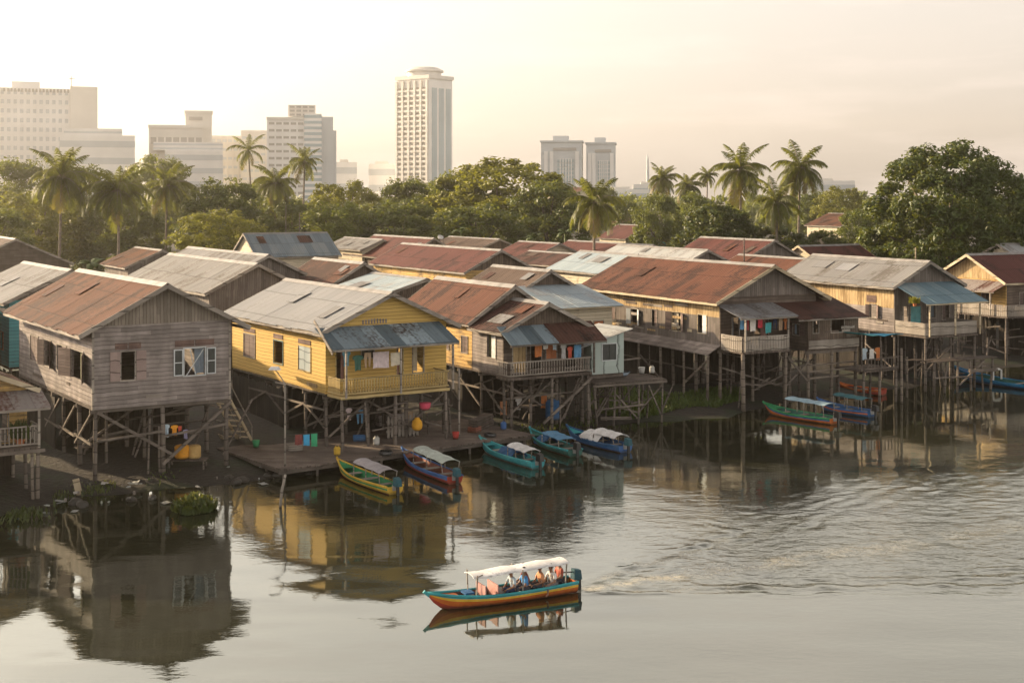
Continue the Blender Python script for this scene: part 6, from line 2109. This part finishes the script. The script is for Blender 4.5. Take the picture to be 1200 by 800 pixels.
mb.box(-.9, 1.0, .0, .04, .3, .4); mb.box(-.9, 1.0, .0, .04, .8, .9)
o = mb.build('pale_fence', M['trim']); o.location = at(471, 512, .6); o.rotation_euler = (0, 0, R(33)); o.name = 'picket_panel'; tag(o, 'grey picket panel standing under the yellow porch', 'fence')

# odds and ends on the landing and the jetties
def crate(label, pos, rz, w_, d_, h_, mat):
    t = thing('crate', label, 'crate', pos, rz)
    for x in (-w_, w_):
        mb = MB()
        for k in range(3): mb.box(x - .012, x + .012, -d_, d_, k * h_ / 3 + .01, (k + 1) * h_ / 3 - .02)
        mb.build('side', mat, t)
    for y in (-d_, d_):
        mb = MB()
        for k in range(3): mb.box(-w_ + .013, w_ - .013, y - .012, y + .012, k * h_ / 3 + .01, (k + 1) * h_ / 3 - .02)
        mb.build('side', mat, t)
    mb = MB(); mb.box(-w_ + .014, w_ - .014, -d_ + .014, d_ - .014, .0, .02); mb.build('base', mat, t)


def jerrycan(label, pos, rz, mat):
    t = thing('jerrycan', label, 'jerrycan', pos, rz)
    mb = MB(); mb.tube([(0, 0, 0), (0, 0, .03), (0, 0, .34), (0, 0, .40)], [.14, .16, .16, .09], 10); mb.build('body', mat, t)
    mb = MB(); mb.tube([(0, 0, .40), (0, 0, .45)], [.035, .035], 8); mb.build('cap', M['black'], t)
    mb = MB(); mb.tube([(-.1, 0, .37), (-.07, 0, .45), (.07, 0, .45), (.1, 0, .37)], .015, 5); mb.build('handle', mat, t)


def tyre(label, pos, rz):
    mb = MB(); n = 18
    for i in range(n):
        a, b = 6.2832 * i / n, 6.2832 * (i + 1) / n
        for (r0, z0), (r1, z1) in zip([(.18, .02), (.30, .0), (.33, .08), (.30, .17), (.18, .15), (.2, .08)], [(.30, .0), (.33, .08), (.30, .17), (.18, .15), (.2, .08), (.18, .02)]):
            mb.face([(r0 * math.cos(a), r0 * math.sin(a), z0), (r0 * math.cos(b), r0 * math.sin(b), z0), (r1 * math.cos(b), r1 * math.sin(b), z1), (r1 * math.cos(a), r1 * math.sin(a), z1)])
    o = mb.build('tyre', M['black']); o.location = pos; o.rotation_euler = (.1, 0, rz); tag(o, label, 'tyre')


crate('grey slatted crate beside the lamp pole on the landing', at(345, 527, .58), .4, .35, .28, .32, M['trim'])
crate('blue plastic crate under the front of the yellow house', at(421, 516, .58), .2, .3, .22, .28, P_('crate blue', (.05, .17, .38)))
crate('reddish crate near the middle of the landing', at(556, 506, .58), 1.1, .3, .24, .3, C_br)
crate('grey crate on the left half of the plank jetty', at(708, 442, 2.52), .3, .3, .25, .3, M['trim'])
jerrycan('white jerrycan standing under the yellow house', at(441, 521, .58), .3, P_('can white', (.5, .5, .47)))
jerrycan('blue jerrycan beside the dark board pile', at(590, 503, .58), 1.3, C_bl)
jerrycan('yellow jerrycan on the landing behind the green boat', at(395, 533, .58), .5, C_ye)
jerrycan('pale jerrycan at the right end of the plank jetty', at(764, 437, 2.52), .5, P_('can white', (.5, .5, .47)))
tyre('old black tyre lying on the landing edge', at(452, 532, .58), .5)
tyre('old black tyre on the landing behind the turquoise boat', at(574, 511, .58), 1.5)
pot('bucket', 'red bucket on the landing near the turquoise boat', at(534, 514, .58), .19, [(.7, 0), (1, .36), (1.05, .36)], P_('bucket red', (.42, .05, .04)), 'bucket')
pot('bucket', 'green bucket beside the stair foot', at(300, 524, .58), .19, [(.7, 0), (1, .36), (1.05, .36)], C_gr, 'bucket')
pot('water_tank', 'dark blue water tank standing under the wooden porch', at(648, 491, .5), .42, [(.9, 0), (1, .1), (1, .9), (.8, 1.05), (.3, 1.12)], C_db, 'water tank')
hang(H3, .6, [(586, 470, 594, 486, 'faded orange cloth under the wooden porch', cloth('faded_orange', (.42, .19, .09)), 'towel'), (634, 462, 641, 478, 'orange cloth hanging below the wooden porch rail', cloth('orange', (.5, .17, .05)), 'towel'), (604, 466, 612, 480, 'grey shirt under the wooden porch', cloth('grey_white', (.5, .5, .5)), 'shirt')], 'washing line between the stilts of the wooden porch')
hang(H2, .8, [(405, 478, 413, 492, 'pale pink shirt between the stilts of the yellow house', cloth('pinkish_white', (.66, .56, .58)), 'shirt'), (418, 480, 426, 496, 'blue trousers between the stilts of the yellow house', cloth('blue', (.12, .3, .5)), 'trousers'), (476, 482, 484, 494, 'tan towel between the stilts of the yellow house', cloth('tan', (.42, .30, .2)), 'towel')], 'washing line between the stilts of the yellow house')

# floating litter and stones on the mud
rnd = random.Random(12)
kinds = [('plastic_bottle', (.3, .32, .3)), ('foam_piece', (.36, .34, .31)), ('plastic_bag', (.24, .25, .24)), ('tin_can', (.2, .17, .15))]
proto = {}
for k, (nm, c_) in enumerate(kinds):
    mb = MB()
    if k == 0: mb.tube([(-.14, 0, .04), (.05, 0, .04), (.09, 0, .04), (.14, 0, .04)], [.045, .045, .018, .018], 8)
    elif k == 1: mb.hexa([(-.16, -.1, 0), (.14, -.12, 0), (.17, .1, 0), (-.14, .12, 0), (-.13, -.08, .08), (.12, -.1, .1), (.13, .08, .09), (-.12, .1, .07)])
    elif k == 2: mb.sheet([[(x * .1, y * .1, .05 + .05 * noise.noise(Vector((x * .7, y * .7, 3)))) for y in range(-2, 3)] for x in range(-2, 3)], .02)
    else: mb.tube([(0, 0, 0), (0, 0, .02), (0, 0, .16), (0, 0, .17)], [.055, .06, .06, .055], 10)
    proto[k] = (nm, mb.build(nm, plain(nm + '_skin', c_, .5)))
first = {k: True for k in proto}
lab = {0: 'pale plastic bottle among the litter along the left mud bank', 1: 'off-white foam scrap among the litter along the left mud bank', 2: 'crumpled pale plastic bag among the litter along the left mud bank', 3: 'rusty tin can among the litter along the left mud bank'}
for i in range(26):
    px = rnd.uniform(0, 335); k = rnd.randrange(4)
    ysh = 603 - 43 * px / 335.0
    py = ysh + rnd.uniform(-22, 12)
    p = at(px, py, .02 if py > ysh - 3 else .10 + (ysh - py) * .011)
    nm, src = proto[k]
    if first[k]: o = src; first[k] = False
    else:
        o = src.copy(); COL.objects.link(o)
    o.location = p; o.rotation_euler = (rnd.uniform(-.2, .2), rnd.uniform(-.2, .2), rnd.uniform(0, 6)); s = rnd.uniform(.5, 1.0); o.scale = (s, s, s)
    tag(o, lab[k], 'litter', 'litter on the left mud bank')
bm = bmesh.new(); bmesh.ops.create_icosphere(bm, subdivisions=2, radius=.2)
for v in bm.verts: v.co *= 1 + .35 * noise.noise(v.co * 6); v.co.z *= .6
me = bpy.data.meshes.new('stone'); bm.to_mesh(me); bm.free(); me.materials.append(plain('wet_stone', (.04, .036, .03), .6))
for i in range(26):
    px = rnd.uniform(0, 700); ysh = 603 - 43 * px / 335. if px < 335 else 560 - (px - 335) * .155
    p = at(px, ysh + rnd.uniform(-16, 3), .08)
    o = bpy.data.objects.new('stone', me); COL.objects.link(o); o.location = p; s = rnd.uniform(.5, 1.7); o.scale = (s, s * rnd.uniform(.7, 1.2), s); o.rotation_euler = (0, 0, rnd.uniform(0, 6))
    tag(o, 'dark wet stone lying along the muddy waterline', 'stone', 'stones along the waterline')
mb = MB(); mb.box(-.14, .14, -.04, .04, -.1, .75); o = mb.build('board', M['cream_trim']); o.location = at(93, 580, .05); o.rotation_euler = (.15, -.2, .3); tag(o, 'short pale board stuck upright in the left mud bank', 'board')


# ------------------------------------------------------------------ waterside plants
def blades(name, label, pts, hgt, wdt, mat, seed, kind=None, cat='plant', grp=None, loc=None):
    r = random.Random(seed); mb = MB()
    o0 = Vector(loc) if loc else Vector((0, 0, 0))
    for p in pts:
        p = Vector(p) - o0
        a = r.uniform(0, 6.28); hh2 = hgt * r.uniform(.5, 1.2); ln = r.uniform(.1, .6) * hh2
        d = Vector((math.cos(a), math.sin(a), 0)); s = Vector((-d.y, d.x, 0)) * wdt * r.uniform(.6, 1.2)
        m_ = p + d * ln * .4 + Vector((0, 0, hh2 * .6)); e = p + d * ln + Vector((0, 0, hh2))
        mb.face([p - s * .4, p + s * .4, m_ + s, m_ - s]); mb.face([m_ - s, m_ + s, e])
    o = mb.build(name, mat, fix=False)
    o.location = o0
    return tag(o, label, None if kind else cat, grp, kind)


M['bank_green'] = leafmat('bright_bank_grass', (.022, .05, .010), (.075, .13, .025), .3)
M['grass'] = leafmat('bank_grass', (.016, .034, .008), (.05, .085, .02), .3)
r = random.Random(4)
pts = []
for i in range(7000):
    px = r.uniform(690, 872); top_ = 462 + 4 * math.sin(px * .05); bot = 486 + 6 * math.sin(px * .035 + 1) - max(0, (px - 840)) * .5
    py = r.uniform(top_, bot)
    pts.append(at(px, py, .1 + max(0, (bot - py)) * .012))
blades('bank_grass', 'green grass and creepers on the wet bank under the big house', pts, .42, .055, M['bank_green'], 1, 'stuff')
pts = []
for i in range(420):
    px = r.uniform(60, 135); py = 583 - .17 * (px - 60) + r.uniform(-16, 6); pts.append(at(px, py, .1))
for i in range(700):
    px = r.uniform(560, 700); py = 512 - .11 * (px - 560) + r.uniform(-10, 3); pts.append(at(px, py, .15))
blades('bank_weeds', 'sparse dark weeds along the muddy waterline', pts, .24, .045, M['grass'], 2, 'stuff')
M['hyacinth'] = leafmat('water_plant_leaves', (.022, .042, .010), (.07, .11, .02), .3)
c0 = at(228, 597, 0)
pts = []
for i in range(520):
    a = r.uniform(0, 6.28); q = math.sqrt(r.random()) * 1.0
    pts.append((c0.x + math.cos(a) * q * .85, c0.y + math.sin(a) * q * 1.1, .02 + .5 * (1 - q) * r.random()))
blades('water_plant', 'bright green water plant clump in front of the grey house', pts, .36, .13, M['hyacinth'], 3, loc=c0)
for j, (px, py, lb) in enumerate(((188, 560, 'small dark water weed patch left of the green clump'), (25, 606, 'low weed patch on the mud in the lower left corner'))):
    c0 = at(px, py, 0.05); pts = [(c0.x + r.gauss(0, .45), c0.y + r.gauss(0, .6), .05) for i in range(150)]
    blades('water_weeds', lb, pts, .3, .06, M['grass'], 5 + j, 'stuff', loc=c0)
# porch plants
t = thing('potted_plant', 'hanging yellow-green pot plant on the blue awning porch', 'plant', H5.w(H5.fx(1072, -2.4), -2.4, H5.fz(1072, 357, -2.4)))
mb = MB(); mb.tube([(0, 0, -.1), (0, 0, .1), (0, 0, .12)], [.1, .16, .16], 8); mb.build('pot', M['orange_ply'], t)
b_ = blades('leaves', None, [(r.gauss(0, .12), r.gauss(0, .12), .1) for i in range(120)], .4, .05, leafmat('yellow_green_leaves', (.2, .2, .02), (.4, .36, .04), .3), 8); b_.parent = t
if 'category' in b_: del b_['category']
t = thing('potted_plant', 'dark leafy pot plant on the lower left balcony', 'plant', H0.w(5.5, -.9, 2.4))
mb = MB(); mb.tube([(0, 0, 0), (0, 0, .3), (0, 0, .32)], [.14, .2, .2], 10); mb.build('pot', M['orange_ply'], t)
b_ = blades('leaves', None, [(r.gauss(0, .16), r.gauss(0, .16), .3) for i in range(160)], .7, .06, M['grass'], 9); b_.parent = t
if 'category' in b_: del b_['category']
